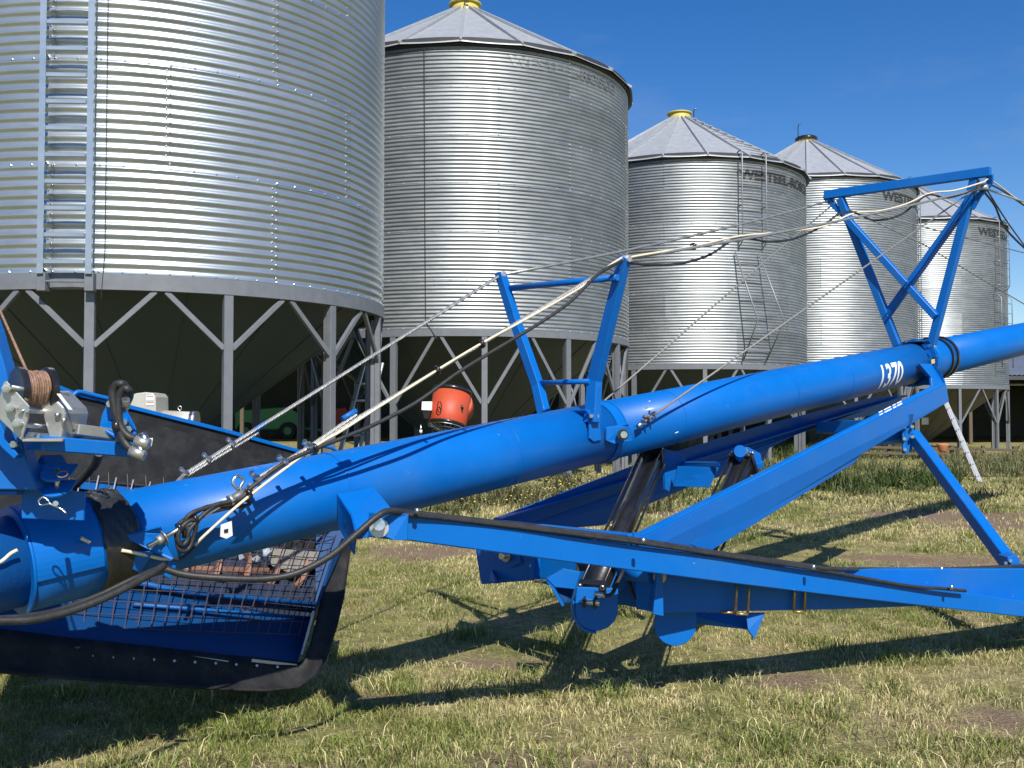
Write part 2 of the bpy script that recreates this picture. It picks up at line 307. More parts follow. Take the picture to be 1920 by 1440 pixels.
def grass_field():
    n = 760000; Y = 3.0 * (9.6 ** rng.random(n)); X = (rng.random(n) * 2 - 1) * (.62 * Y + .4)
    dens = np.minimum(1, (8 / Y) ** .25) * np.clip(Y / 5.2, .55, 1); k = rng.random(n) < dens; X, Y = X[k], Y[k]
    cl = fbm(X, Y, 5.5, 11, 3); bare = fbm(X, Y, .75, 21, 4); keep = rng.random(len(X)) < np.clip((cl - .28) * 3.4, .12, 1) * np.clip((.66 - bare) * 8, .2, 1) * (1 - .88 * soil(X, Y))
    X, Y, cl, bare = X[keep], Y[keep], cl[keep], bare[keep]; n = len(X)
    g = fbm(X, Y, .55, 31, 4) * .6 + cl * .4; mixv = np.clip((g - .50) * 5.5 + (rng.random(n) - .5) * 1.0 + .33, 0, 1)[:, None]
    C = GREEN * mixv + STRAW * (1 - mixv); r2 = rng.random(n)[:, None]; C = np.where(r2 < .25, OLIVE * .6 + C * .4, C); C = np.where(r2 > .93, BROWN, C)
    C = C * (.65 + .6 * rng.random((n, 1))) * 1.0
    H = (.022 + .032 * rng.random(n)) * (.5 + 1.0 * cl) * np.where(rng.random(n) < .02, 1.9, 1); W = (.0026 + .0016 * rng.random(n)) * np.clip(Y / 6, 1, 3.4); H *= np.clip(Y / 9, 1, 1.5)
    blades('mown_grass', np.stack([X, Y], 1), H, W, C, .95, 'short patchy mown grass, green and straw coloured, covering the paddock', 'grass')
    # coarser greener tussocks
    tx = []; 
    spots = [(px_, Y_) for px_, Y_ in ((640, 5.7), (960, 5.25), (1530, 4.7), (360, 3.75), (300, 3.7), (1130, 4.9), (1700, 5.6), (1460, 4.3), (820, 6.8), (1500, 3.75), (700, 4.1), (420, 3.9), (560, 3.75), (1280, 3.9), (1650, 3.8), (1820, 4.1), (1000, 3.9))]
    for px_, Y_ in spots:
        c = ((px_ - 960) / F * Y_, Y_); q = 150; rr = rng.normal(0, .085 + .03 * rng.random(), (q, 2)) * [1.5, .9]; tx.append(np.array(c) + rr)
    for _ in range(90):
        y = 4 + 14 * rng.random() ; x = (rng.random() * 2 - 1) * .6 * y; tx.append(np.array([x, y]) + rng.normal(0, .05 + .06 * rng.random(), (100, 2)))
    P = np.concatenate(tx); n = len(P); C = GREEN * (.6 + .75 * rng.random((n, 1))) ; C = np.where(rng.random((n, 1)) < .14, STRAW, C)
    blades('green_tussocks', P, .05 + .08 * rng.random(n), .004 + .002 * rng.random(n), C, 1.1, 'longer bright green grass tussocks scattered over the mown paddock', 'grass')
grass_field()
def weeds():
    pts = []; hs_ = []; cs = []; 
    def patch(px0, px1, Y0, Y1, n, h, green, thin=1.0):
        t = rng.random(n); Yv = Y0 + (Y1 - Y0) * rng.random(n); X = (px0 + (px1 - px0) * t - 960) / F * Yv; c = fbm(X, Yv, 1.1, 41, 4); e = np.clip((Yv - Y0) / (.35 * (Y1 - Y0)) + (fbm(X, Yv, .9, 77, 3) - .5) * 2.2, 0, 1); k = rng.random(n) < np.clip((c - .42) * 6, .03, 1) * thin * (.03 + .97 * e)
        X, Yv, c, e = X[k], Yv[k], c[k], e[k]; pts.append(np.stack([X, Yv], 1)); hs_.append(h * (.3 + .7 * e) * (.15 + 2.4 * np.clip(c - .35, 0, 1)) * (.5 + .7 * rng.random(len(X))))
        m = np.clip(green + (rng.random(len(X)) - .5) * .7, 0, 1)[:, None]; cs.append((DGREEN * 1.25 * m + (STRAW * .35) * (1 - m)) * (.6 + .7 * rng.random((len(X), 1))))
    patch(700, 1260, 12.6, 15.8, 13000, .42, .42); patch(1180, 1500, 13.5, 17, 5000, .34, .8); patch(560, 900, 12.2, 13.4, 2500, .22, .55)
    patch(1480, 1740, 14.4, 18.6, 8000, .36, .9); patch(1690, 1800, 15, 18.8, 3500, .36, 1.0); patch(1420, 2050, 17.6, 24, 9000, .40, .62); patch(1750, 2100, 18.5, 29, 8000, .42, .4); patch(1300, 2100, 12.5, 18, 5000, .20, .55)
    patch(-150, 760, 12.2, 17, 12000, .4, .55); patch(1350, 1750, 24, 33, 6000, .55, .85)
    P = np.concatenate(pts); H = np.concatenate(hs_); C = np.concatenate(cs)
    blades('roadside_weeds', P, H, .012 + .012 * rng.random(len(P)), C, .8, 'tall rank weeds and dry stalks growing round the silo legs', 'weeds')
    # flower and seed heads
    for nm, m, n, ranges, lab in (('yellow_weed_flowers', YFLOW, 520, ((720, 1180, 12.7, 15.2), (1180, 1240, 13.5, 15)), 'small yellow weed flowers among the stalks under the second silo'), ('seed_heads', WFLOW, 420, ((720, 1240, 12.6, 15.5), (1480, 1950, 16, 24)), 'pale dry seed heads standing above the weeds by the silos')):
        b = MB()
        for _ in range(n):
            r = ranges[rng.integers(len(ranges))]; Yv = r[2] + (r[3] - r[2]) * rng.random(); X = (r[0] + (r[1] - r[0]) * rng.random() - 960) / F * Yv; z = .10 + .30 * rng.random() ; s = .008 + .009 * rng.random()
            c = Vector((X, Yv, z)); b.add([c + Vector(v) * s for v in ((1, 0, 0), (0, 1, 0), (-1, 0, 0), (0, -1, 0), (0, 0, .8), (0, 0, -.8))], [(0, 1, 4), (1, 2, 4), (2, 3, 4), (3, 0, 4), (1, 0, 5), (2, 1, 5), (3, 2, 5), (0, 3, 5)])
        setp(b.build(nm, m), lab, 'flowers' if 'flower' in nm else 'weeds', kind='stuff')
weeds()

def litter():
    b = MB()
    for _ in range(260):
        y = 3.7 + 7 * rng.random() ** 1.5; x = (rng.random() * 2 - 1) * .6 * y; z = float(gz(np.array([x]), np.array([y]))[0]) + .012; a = rng.random() * 6.28; l = .02 + .07 * rng.random()
        p0 = Vector((x, y, z)); m_ = p0 + Vector((math.cos(a) * l * .5, math.sin(a) * l * .5, .012)); p1 = p0 + Vector((math.cos(a + .4) * l, math.sin(a + .4) * l, .004)); b.add(*g_tube([p0, m_, p1], .0022, 4))
    setp(b.build('dry_twigs', mat('dry_twig', (.22, .15, .09), .8, base2=(.48, .40, .28))), 'loose dry twigs and straw bits lying on the mown grass', 'twigs', kind='stuff')
litter()
# ---------------------------------------------------------------- silos
def PH(phi, r, z): a = R_(phi); return Vector((r * math.sin(a), -r * math.cos(a), z))
def linked(name, me, parent, rz=0, loc=(0, 0, 0)):
    o = bpy.data.objects.new(name, me); col.objects.link(o); o.parent = parent; o.rotation_euler = (0, 0, rz); o.location = loc; return o
def mesh(name, vs, fs, m, smooth=False, bev=0):
    me = bpy.data.meshes.new(name); me.from_pydata([tuple(v) for v in vs], [], fs); bm = bmesh.new(); bm.from_mesh(me); bmesh.ops.recalc_face_normals(bm, faces=bm.faces)
    if bev:
        es = [e for e in bm.edges if len(e.link_faces) == 2 and e.calc_face_angle(0) > R_(35)]; bmesh.ops.bevel(bm, geom=es, offset=bev, segments=1, affect='EDGES')
    bm.to_mesh(me); bm.free()
    if smooth: me.polygons.foreach_set('use_smooth', [True] * len(me.polygons))
    me.materials.append(m); return me
def corr(z, pitch, waves, amp):                       # wall profile, z from the bottom of a ring
    lip = .022; t = min(1, max(0, (z - lip) / .012)) * min(1, max(0, (pitch - z) / .006))
    return amp * math.cos(2 * math.pi * z / (pitch / waves)) * t
def silo(X, Y, R, zb, rings, pitch, waves, nsh, phases, legs, drop, beamh, galv, roofs, cap, label, amp=.0082, conem=CONE, bstep=5, bph=0, br=.011, group='row of corrugated steel grain silos'):
    root = empty('grain_silo', (X, Y, 0)); setp(root, label, 'silo', group); zt = zb + rings * pitch
    # wall sheets
    dphi = 360 / nsh; ns = int(dphi / 2.5); zs = np.linspace(0, pitch, waves * 10 + 1)
    vs = []; fs = []
    for j, z in enumerate(zs):
        for i in range(ns + 1):
            f = i / ns; vs.append(PH(f * dphi, R + corr(z, pitch, waves, amp) + .0035 * f + .002, z))
    for j in range(len(zs) - 1):
        for i in range(ns): a = j * (ns + 1) + i; fs.append((a, a + 1, a + ns + 2, a + ns + 1))
    me = mesh('wall_sheet', vs, fs, galv, True); rr = random.Random(int(X * 100) + 5)
    for k in range(rings):                            # k = 0 is the lowest ring
        for i in range(nsh):
            o = linked('wall_sheet', me, root, R_(phases[k % len(phases)] + i * dphi), (0, 0, zb + k * pitch))
            o.rotation_euler[0] = R_((rr.random() - .5) * .10); o.rotation_euler[1] = R_((rr.random() - .5) * .10)
    # bolts
    b = MB()
    for k in range(rings + 1):
        for i in range(int(230 / bstep)):
            p = bph + (i - int(115 / bstep)) * bstep
            b.add(*g_bolt(PH(p, R + .004, zb + k * pitch + .011), PH(p, 1, 0), br, br * .8))
    for k in range(rings):
        for i in range(nsh):
            p = (phases[k % len(phases)] + i * dphi + 180) % 360 - 180
            if abs(p) > 110: continue
            for q in range(waves): 
                b.add(*g_bolt(PH(p - .25, R + amp + .004, zb + k * pitch + (q + (1 if q else .55)) * pitch / waves), PH(p, 1, 0), br * .9, br * .8))
                if waves < 12 and q: b.add(*g_bolt(PH(p - 1.0, R - amp + .008, zb + k * pitch + (q + .5) * pitch / waves), PH(p, 1, 0), br * .9, br * .8))
    bo = linked('bolts', mesh('bolts', b.v, b.f, STEEL if galv is GALV1 else GALVR), root); bo['kind'] = 'stuff'
    # ring beam
    def ringmesh(name, r0, r1, z0, z1, m, n=96):
        vs = []; fs = []
        for i in range(n):
            a = i * 360 / n
            for r, z in ((r1, z1), (r1, z0), (r0, z0), (r0, z1)): vs.append(PH(a, r, z))
        for i in range(n):
            for q in range(4): fs.append((i * 4 + q, ((i + 1) % n) * 4 + q, ((i + 1) % n) * 4 + (q + 1) % 4, i * 4 + (q + 1) % 4))
        me = mesh(name, vs, fs, m)
        return me
    linked('ring_beam', ringmesh('ring_beam', R - .06, R + .022, zb - beamh, zb - .003, FRAME), root)
    # legs: rectangular hollow posts with a channel behind, Y braces
    lw = .10
    lv, lf = g_beam(Vector((0, -(R - .02), 0)), Vector((0, -(R - .02), zb - beamh - .002)), lw, .07, up=(0, -1, 0)); mb = MB().add(lv, lf)
    lv, lf = g_beam(Vector((-.0, -(R - .085), 0)), Vector((-.0, -(R - .085), zb - beamh - .05)), lw * .72, .055, up=(0, -1, 0)); mb.add(lv, lf)
    lv, lf = g_beam(Vector((0, -(R - .04), 0.002)), Vector((0, -(R - .04), .014)), .2, .2, up=(0, -1, 0)); mb.add(lv, lf)
    me = mesh('leg', mb.v, mb.f, FRAME, bev=.004)
    half = (legs[1] - legs[0]) / 2
    def brm(sg):
        p0 = PH(sg * (half - 1.0), R - .015, zb - beamh - .004); p1 = PH(sg * .55, R - .015, zb - beamh - drop); d = (p0 - p1)
        p1 = p1 + d.normalized() * .02
        v, f = g_beam(p0, p1, .055, .045, up=PH(sg * half / 2, 1, 0)); v2, f2 = g_beam(p0 - PH(sg * half / 2, .03, 0), p1 - PH(sg * half / 2, .03, 0), .012, .06, up=PH(sg * half / 2, 1, 0))
        m_ = MB().add(v, f); return mesh('brace', m_.v, m_.f, FRAME, bev=.003)
    b0, b1 = brm(-1), brm(1)
    for p in legs:
        linked('leg', me, root, R_(p)); linked('brace', b0, root, R_(p)); linked('brace', b1, root, R_(p))
    # hopper cone
    n = 64; slope = math.tan(R_(37)); ro = .22; vs = []; fs = []; z0 = zb - .04; rin = R - .10
    prof = [(rin + .03, zb - .02), (rin, z0), ((rin + ro) / 2, z0 - (rin - ro) / 2 * slope), (ro, z0 - (rin - ro) * slope), (ro, z0 - (rin - ro) * slope - .12)]
    for r, z in prof:
        for i in range(n): vs.append(PH(i * 360 / n, r, z))
    for j in range(len(prof) - 1):
        for i in range(n): fs.append((j * n + i, j * n + (i + 1) % n, (j + 1) * n + (i + 1) % n, (j + 1) * n + i))
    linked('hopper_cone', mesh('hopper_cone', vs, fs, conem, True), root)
    for i in range(16):
        v, f = g_beam(PH(i * 22.5 + 4, prof[1][0] + .002, prof[1][1]), PH(i * 22.5 + 4, prof[3][0] + .002, prof[3][1]), .03, .012)
        if i == 0: csm = mesh('cone_seam', v, f, conem)
        linked('cone_seam', csm, root, R_(i * 22.5))
    zc = prof[-1][1]; v, f = g_beam(Vector((-.2, 0, zc - .03)), Vector((.42, 0, zc - .03)), .4, .05); linked('slide_gate', mesh('slide_gate', v, f, GALVR, bev=.004), root)
    # roof
    if roofs:
        ze = zt - .02; ov = .12; sl_ = math.tan(R_(31)); rt = .29; rz = ze + (R - rt) * sl_; dp = 360 / roofs; eb = ze - ov * sl_ + .02
        vs = []; fs = []; rows = [(0, rt, rz), (.5, (rt + R) / 2, (rz + ze) / 2), (1, R + ov, eb), (1.0, R + ov + .003, eb - .014)]; ms = 6
        for t, r, z in rows:
            for i in range(ms + 1):
                f = i / ms; sagz = -.016 * (1 - (2 * f - 1) ** 2) * t; vs.append(PH(f * dp, r - .022 * (1 - (2 * f - 1) ** 2) * t, z + sagz))
        for j in range(len(rows) - 1):
            for i in range(ms): a = j * (ms + 1) + i; fs.append((a, a + 1, a + ms + 2, a + ms + 1))
        pm_ = mesh('roof_panel', vs, fs, GALVR)
        v, f = g_beam(PH(0, R + ov + .012, eb + .01), PH(0, rt, rz + .03), .035, .05); rm = mesh('roof_rib', v, f, GALVR, bev=.004)
        for i in range(roofs):
            linked('roof_panel', pm_, root, R_(i * dp + 1.5)); linked('roof_rib', rm, root, R_(i * dp + 1.5))
        linked('eave_shade_band', ringmesh('eave_shade_band', R - .03, R + .05, zt - .13, zt + .012, DARKM, 72), root)  # dark ring put in as the shade under the roof edge
        def lath(name, pr, m, n=28):
            vs = []; fs = []
            for r, z in pr:
                for i in range(n): vs.append(PH(i * 360 / n, r, z))
            for j in range(len(pr) - 1):
                for i in range(n): fs.append((j * n + i, j * n + (i + 1) % n, (j + 1) * n + (i + 1) % n, (j + 1) * n + i))
            return linked(name, mesh(name, vs, fs, m, True), root)
        lath('roof_collar', [(rt + .0, rz - .03), (rt, rz + .15), (rt - .03, rz + .16)], YELLOW)
        if cap == 'open': lath('collar_rim', [(rt - .01, rz + .15), (rt + .035, rz + .155), (rt + .04, rz + .185), (rt - .01, rz + .20), (rt - .05, rz + .18)], YELLOW)
        else: lath('roof_lid', [(rt, rz + .10), (rt + .06, rz + .10), (rt + .06, rz + .15), (rt, rz + .20), (.02, rz + .23)], BLACK)
        root['ztop'] = 0; del root['ztop']
        return root, zt, (rt, rz, R, ze, sl_, ov, eb)
    return root, zt, None
LEG13 = lambda p0: [p0 + (i - 5) * 27.69 for i in range(13)]
LEG12 = lambda p0: [p0 + (i - 5) * 30 for i in range(12)]
S1 = (-4.731, 13.161, 2.977, 2.767); S2 = (-.941, 19.586, 3.232, 2.72); S3 = (4.42, 25.8, 3.17, 2.46); S4 = (9.32, 31.0, 3.2, 2.46); S5 = (14.66, 36.2, 3.2, 2.28)
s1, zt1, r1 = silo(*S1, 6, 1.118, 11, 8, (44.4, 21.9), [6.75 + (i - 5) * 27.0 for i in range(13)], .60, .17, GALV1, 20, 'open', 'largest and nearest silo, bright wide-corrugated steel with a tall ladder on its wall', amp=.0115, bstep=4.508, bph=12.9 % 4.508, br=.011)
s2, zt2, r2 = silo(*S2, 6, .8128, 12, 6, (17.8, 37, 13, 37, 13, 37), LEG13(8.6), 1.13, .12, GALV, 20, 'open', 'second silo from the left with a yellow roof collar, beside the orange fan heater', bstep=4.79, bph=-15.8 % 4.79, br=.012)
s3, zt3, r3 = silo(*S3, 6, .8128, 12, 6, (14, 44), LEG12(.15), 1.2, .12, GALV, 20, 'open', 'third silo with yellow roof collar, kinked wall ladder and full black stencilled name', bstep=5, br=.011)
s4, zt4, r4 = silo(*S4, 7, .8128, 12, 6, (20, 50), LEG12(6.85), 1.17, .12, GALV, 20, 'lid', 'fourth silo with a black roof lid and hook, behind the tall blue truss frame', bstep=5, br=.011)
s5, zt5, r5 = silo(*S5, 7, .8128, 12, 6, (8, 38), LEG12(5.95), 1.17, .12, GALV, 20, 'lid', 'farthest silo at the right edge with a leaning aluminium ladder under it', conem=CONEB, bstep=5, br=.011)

def wall_text(root, R, s, phi0, z0, size, m, xs=1.25, pitch=.8128, zb=0, amp=.0082, n=24, bold=.013):
    me = text_mesh(s, size, xs=xs, bold=bold); bm = bmesh.new(); bm.from_mesh(me)
    for k in range(n): bmesh.ops.bisect_plane(bm, geom=bm.verts[:] + bm.edges[:] + bm.faces[:], plane_co=(0, size * (k / n * 1.0 - .1), 0), plane_no=(0, 1, 0))
    L_ = max(v.co.x for v in bm.verts)
    for k in range(int(L_ / .12)): bmesh.ops.bisect_plane(bm, geom=bm.verts[:] + bm.edges[:] + bm.faces[:], plane_co=(k * .12, 0, 0), plane_no=(1, 0, 0))
    for v in bm.verts:
        z = z0 + v.co.y; zz = (z - zb) % pitch; r = R + corr(zz, pitch, 12, amp) + .011; v.co = PH(phi0 + math.degrees(v.co.x / R), r, z)
    bm.to_mesh(me); bm.free(); me.materials.append(m); me.name = 'stencilled_name'; return linked('stencilled_name', me, root)
def phi_at(S, px):
    best = None
    for a in np.linspace(-95, 95, 1901):
        p = PH(a, S[2], 0); x = S[0] + p.x; y = S[1] + p.y
        e = abs(960 + F * x / y - px)
        if p.x * (-S[0] - p.x) + p.y * (-S[1] - p.y) > -.2 and (best is None or e < best[0]): best = (e, a)
    return best[1]
def zat(S, phi, py):
    p = PH(phi, S[2], 0); return at(0, py, S[1] + p.y).z
for S, root, px, py, sz, s_, m_ in ((S3, s3, 1390, 334, .30, 'WESTEEL-ROSCO', STENCIL), (S4, s4, 1659, 374, .36, 'WESTEEL-ROSCO', STENCIL), (S5, s5, 1839, 440, .36, 'WESTEEL-ROSCO', STENCIL), (S2, s2, 955, 122, .26, 'WESTEEL-ROSCO', STENCILF)):
    ph = phi_at(S, px); wall_text(root, S[2], s_, ph, zat(S, ph, py), sz, m_, zb=S[3])

def g_ladder(a0, a1, side, rung, rr, rail, flat=None):
    b = MB(); a0, a1, side = Vector(a0), Vector(a1), Vector(side); n = int((a1 - a0).length / rung)
    return [a0, a1], n
def wall_ladder(S, root, phi0, phi1, z0, z1, off=.17, rung=.29, rr=.011, flat=False, label=None):
    """fixed wall ladder: a part of the silo with rungs as sub-parts"""
    Rr = S[2] + off; m = GALV1 if flat else LADM
    p = [PH(phi0, Rr, 0), PH(phi1, Rr, 0)]; out = PH((phi0 + phi1) / 2, 1, 0)
    b = MB()
    for q in p:
        if flat:
            v, f = g_beam(q + Vector((0, 0, z0)), q + Vector((0, 0, z1)), .062, .006, up=out); b.add(v, f)
            s_ = (p[1] - p[0]).normalized() * (.03 if q is p[0] else -.03); v, f = g_beam(q + s_ * -1 - out * .02 + Vector((0, 0, z0)), q + s_ * -1 - out * .02 + Vector((0, 0, z1)), .005, .04, up=out); b.add(v, f)
        else:
            pts = [q - out * off + Vector((0, 0, z1 + .02)), q - out * off * .3 + Vector((0, 0, z1 + .05)), q + Vector((0, 0, z1 - .05)), q + Vector((0, 0, z0 + .12)), q - out * off * .3 + Vector((0, 0, z0 + .02)), q - out * off + Vector((0, 0, z0 - .06))]
            b.add(*g_tube(pts, .016, 8))
    z = z0 + .1
    while z < z1:                                        # wall brackets
        for q in p: b.add(*g_beam(q + Vector((0, 0, z)), q - out * (off - .01) + Vector((0, 0, z - (.05 if flat else 0))), .03, .03))
        z += 1.118 if flat else .8128
    lm = mesh('wall_ladder', b.v, b.f, m, not flat); lad = linked('wall_ladder', lm, root)
    if flat: v, f = g_beam(p[0] + (p[1] - p[0]).normalized() * .034, p[1] - (p[1] - p[0]).normalized() * .034, .036, .052)
    else: v, f = g_tube([p[0], p[1]], rr, 6)
    rm = mesh('rung', v, f, m, bev=.009 if flat else 0); n = int((z1 - z0 - .1) / rung)
    for i in range(n): o = linked('rung', rm, lad, 0, (0, 0, z0 + .12 + i * rung))
    return lad
l1a, l1b = phi_at(S1, 88), phi_at(S1, 174)
wall_ladder(S1, s1, l1a - .4, l1b - .4, 2.74, zt1 - .1, off=.15, rung=.2755, flat=True)
# dark brackets at the ladder foot and the thin lead beside the ladder
for ph in (l1a - .4, l1b - .4):
    v, f = g_beam(PH(ph, S1[2] + .06, S1[3] - .2), PH(ph, S1[2] + .06, S1[3] - .01), .09, .13, up=PH(ph, 1, 0)); linked('ladder_bracket', mesh('ladder_bracket', v, f, FRAME, bev=.003), s1)
v, f = g_beam(PH(l1a, S1[2] + .10, S1[3] - .10), PH(l1b, S1[2] + .10, S1[3] - .10), .03, .02); linked('ladder_tie', mesh('ladder_tie', v, f, FRAME, bev=.003), s1)
ph = phi_at(S1, 194); v, f = g_tube([PH(ph, S1[2] + .02, 9), PH(ph, S1[2] + .02, 3.0), PH(ph - .6, S1[2] + .025, 2.5)], .004, 6); linked('lead', mesh('lead', v, f, HOSE), s1)
ph = phi_at(S2, 795); v, f = g_tube([PH(ph, S2[2] + .05, zt2 - .05), PH(ph + .1, S2[2] + .02, 5.2), PH(ph + .5, S2[2] + .02, 2.85), PH(ph + 4, S2[2] + .04, 2.55)], .007, 6); linked('lead', mesh('lead', v, f, HOSE), s2)
# silo 3 ladder: upright part, then a kinked foot part
a3, b3 = phi_at(S3, 1388), phi_at(S3, 1430)
zl = zat(S3, a3, 462); wall_ladder(S3, s3, a3 - .3, b3 - .3, zl + .02, zt3 + .02, off=.2)
def kink(S, root, a, b, zs):
    p = [[PH(a + d, S[2] + o, z) for d, o, z in zs], [PH(b + d, S[2] + o, z) for d, o, z in zs]]; mb = MB()
    for q in p: mb.add(*g_tube(q, .018, 8))
    lad = linked('lower_ladder', mesh('lower_ladder', mb.v, mb.f, LADM, True), root)
    for i in range(len(zs) - 1):
        n = max(1, int(abs(zs[i][2] - zs[i + 1][2]) / .3))
        for k in range(n): t = (k + .5) / n; v, f = g_tube([p[0][i].lerp(p[0][i + 1], t), p[1][i].lerp(p[1][i + 1], t)], .012, 6); linked('rung', mesh('rung', v, f, LADM), lad)
kink(S3, s3, a3 - 2.4, b3 - 2.4, [(0, .07, zat(S3, a3, 474)), (4.2, .62, zat(S3, a3, 612) + .1), (3.0, .10, zat(S3, a3, 676))])
wall_ladder(S4, s4, 82, 86, zt4 - 5.2, zt4 + .02, off=.22)
a5, b5 = phi_at(S5, 1868), phi_at(S5, 1885); wall_ladder(S5, s5, a5, b5, zat(S5, a5, 540), zt5 + .02, off=.2)
kink(S5, s5, a5 - 2, b5 - 2, [(0, .07, zat(S5, a5, 548)), (0, .3, zat(S5, a5, 560)), (0, .3, zat(S5, a5, 690))])
# roof step rungs
def roof_steps(root, rr, p0, p1, n, m=GALVR, lift=.05, th=.02):
    rt, rz, R, ze, sl_, ov, eb = rr
    for i in range(n):
        t = (i + .8) / (n + .4); r = rt + .1 + (R - rt) * t; z = rz - (r - rt) * sl_ + lift; a = PH(p0, r, z); b = PH(p1, r, z)
        v, f = g_beam(a, b, .05, th); linked('roof_step', mesh('roof_step', v, f, m, bev=.004), root)
roof_steps(s3, r3, 26, 38, 11, lift=.075); roof_steps(s5, r5, 60, 76, 12, lift=.09); roof_steps(s2, r2, -72, -84, 6, m=BLACK, lift=.09, th=.03); roof_steps(s4, r4, 70, 80, 9, lift=.08)
# hooks on the roofs of silos 3 and 4
def hook(root, p, h, m=BLACK):
    b = MB().add(*g_tube(spline([p, p + Vector((0, 0, h * .75)), p + Vector((.03, 0, h)), p + Vector((.09, 0, h * 1.02))], 4), .014, 6)); linked('roof_hook', mesh('roof_hook', b.v, b.f, m, True), root)
hook(s4, Vector((-.27, -.05, r4[1] + .18)), .42); hook(s3, PH(45, .45, r3[1] + .0), .2); hook(s4, PH(75, 3.0, zt4 + .25), .22)
hook(s2, Vector((.0, -.33, r2[1] - .02)), .12)
v, f = g_beam(PH(-10, 2.15, 0) + Vector((0, 0, 1.72 - .55)), PH(-2, 2.15, 0) + Vector((0, 0, 1.72 - .55)), .01, .24, up=PH(-6, .8, .9)); 
# grey card sign on the cone of silo 5
sg = [at(1728, 783, 34.2), at(1741, 783, 34.2), at(1741, 796, 34.2), at(1728, 796, 34.2)]
prism('cone_sign', sg, (0, .01, 0), BEIGE, s5)

# ---------------------------------------------------------------- the portable auger
auger = empty('grain_auger', (TA.x, TA.y, 0)); setp(auger, 'long bright blue portable grain auger numbered 1370 with rope trusses and intake hopper', 'auger')
A = auger; TR = .165
sL, sM, sF = sof(-230), sof(1122), sof(1716)
def atube(name, s0, s1, r, m=BLUE, n=64, parent=A, **k): return tube(name, [AX(s0 + (s1 - s0) * i / 3) for i in range(4)], r, m, parent, n=n, **k)
atube('auger_tube', sof(178), sM, TR)
atube('auger_tube', sM + .004, sF, TR)
atube('auger_tube', sF + .05, 13.5, TR)
atube('boot_sleeve', sof(33), sof(168), TR + .012); atube('boot_pipe', -2.7, sof(38), TR - .01, BLUEW)
atube('joint_weld', sof(617), sof(620), TR + .003); atube('joint_weld', sof(33) - .004, sof(36), TR + .018)
for q in (1.75, 3.1, 4.4, 5.2): ring_at = q; atube('weld_seam', q, q + .006, TR + .0016)
# tape wrap with creases
def tape():
    s0, s1 = sof(163), sof(229); vs = []; fs = []; n = 90; m = 12
    for j in range(m + 1):
        for i in range(n):
            a = 2 * math.pi * i / n; s = s0 + (s1 - s0) * j / m + .008 * math.sin(3 * a + .5) * (j / m - .5)
            r = TR + .020 + .004 * math.sin(9 * a + j * 1.1) * math.sin(j * .9 + 2 * a) + .0025 * math.sin(23 * a + 2 * j) - (.012 if j in (0, m) else 0)
            vs.append(AX(s) + (TN * math.cos(a) + TU * math.sin(a)) * r)
    for j in range(m):
        for i in range(n): fs.append((j * n + i, j * n + (i + 1) % n, (j + 1) * n + (i + 1) % n, (j + 1) * n + i))
    mk('tape_wrap', vs, fs, TAPE, A, smooth=True)
tape()
# saddle plate and hinge at the boot
def ring(name, s0, s1, r0, r1, m=BLUE, n=64, parent=A, a0=0, a1=360, bev=0):
    vs = []; fs = []; full = abs(a1 - a0) >= 360; k = n if full else n + 1
    for i in range(k):
        a = R_(a0 + (a1 - a0) * i / n); e = TN * math.cos(a) + TU * math.sin(a)
        for s, r in ((s0, r0), (s0, r1), (s1, r1), (s1, r0)): vs.append(AX(s) + e * r)
    for i in range(n):
        j = (i + 1) % k
        for q in range(4): fs.append((i * 4 + q, j * 4 + q, j * 4 + (q + 1) % 4, i * 4 + (q + 1) % 4))
    if not full: fs += [(0, 1, 2, 3), (k * 4 - 1, k * 4 - 2, k * 4 - 3, k * 4 - 4)]
    return mk(name, vs, fs, m, parent, bev=bev)
s40, s160 = sof(36), sof(158)
def saddle():
    pts = []
    for a in range(-16, 98, 6):
        e = TN * math.cos(R_(a)) + TU * math.sin(R_(a)); pts.append(e)
    vs = []; fs = []
    for s in (s40, s160):
        for e in pts: vs.append(AX(s) + e * (TR + .013)); vs.append(AX(s) + e * (TR + .021))
    n = len(pts)
    for i in range(n - 1):
        a, b = i * 2, (i + 1) * 2; c, d = a + 2 * n, b + 2 * n
        fs += [(a, b, d, c), (a + 1, c + 1, d + 1, b + 1), (a, a + 1, b + 1, b), (c, d, d + 1, c + 1)]
    fs += [(0, 2 * n, 2 * n + 1, 1), (2 * n - 2, 2 * n - 1, 4 * n - 1, 4 * n - 2)]
    mk('saddle_plate', vs, fs, BLUE, A)
saddle()
PY = 3.12
prism('hinge_cheek', [at(41, 914, PY), at(160, 922, PY + .07), at(158, 976, PY + .07), at(42, 972, PY)], (.0, .012, 0), BLUE, A)
prism('hinge_cheek', [at(-60, 918, PY), at(46, 918, PY), at(46, 926, PY), at(-60, 926, PY)], (.0, .10, 0), BLUE, A)
v1 = Vector((.0, .09, 0))
def lug(cx_, cy_, w_, Yd, name='hinge_lug', th=.010):
    c = at(cx_, cy_, Yd); ex = Vector((1, .25, 0)).normalized(); ey = Vector((0, -.55, -.35)).normalized(); r = w_ / 2
    pts = [c - ex * r - ey * r * .9, c + ex * r - ey * r * .9] + arc(c, r, 0, math.pi, 10, ex, ey)
    prism(name, pts, ex.cross(ey).normalized() * th, BLUE, A, bev=.002); return c, ex, ey
c1, ex, ey = lug(107, 886, .095, PY - .02); c2, _, _ = lug(107, 916, .09, PY - .02)
tube('hinge_pin', [c2 + (c2 - c1) * .3, c1 + (c1 - c2) * .25], .009, STEEL, A, n=12)
tube('pin_ring', arc(at(117, 889, PY - .09), .016, 0, 2 * math.pi, 16, Vector((1, 0, 0)), Vector((0, .4, .6))), .002, ROPEB, A, n=6)
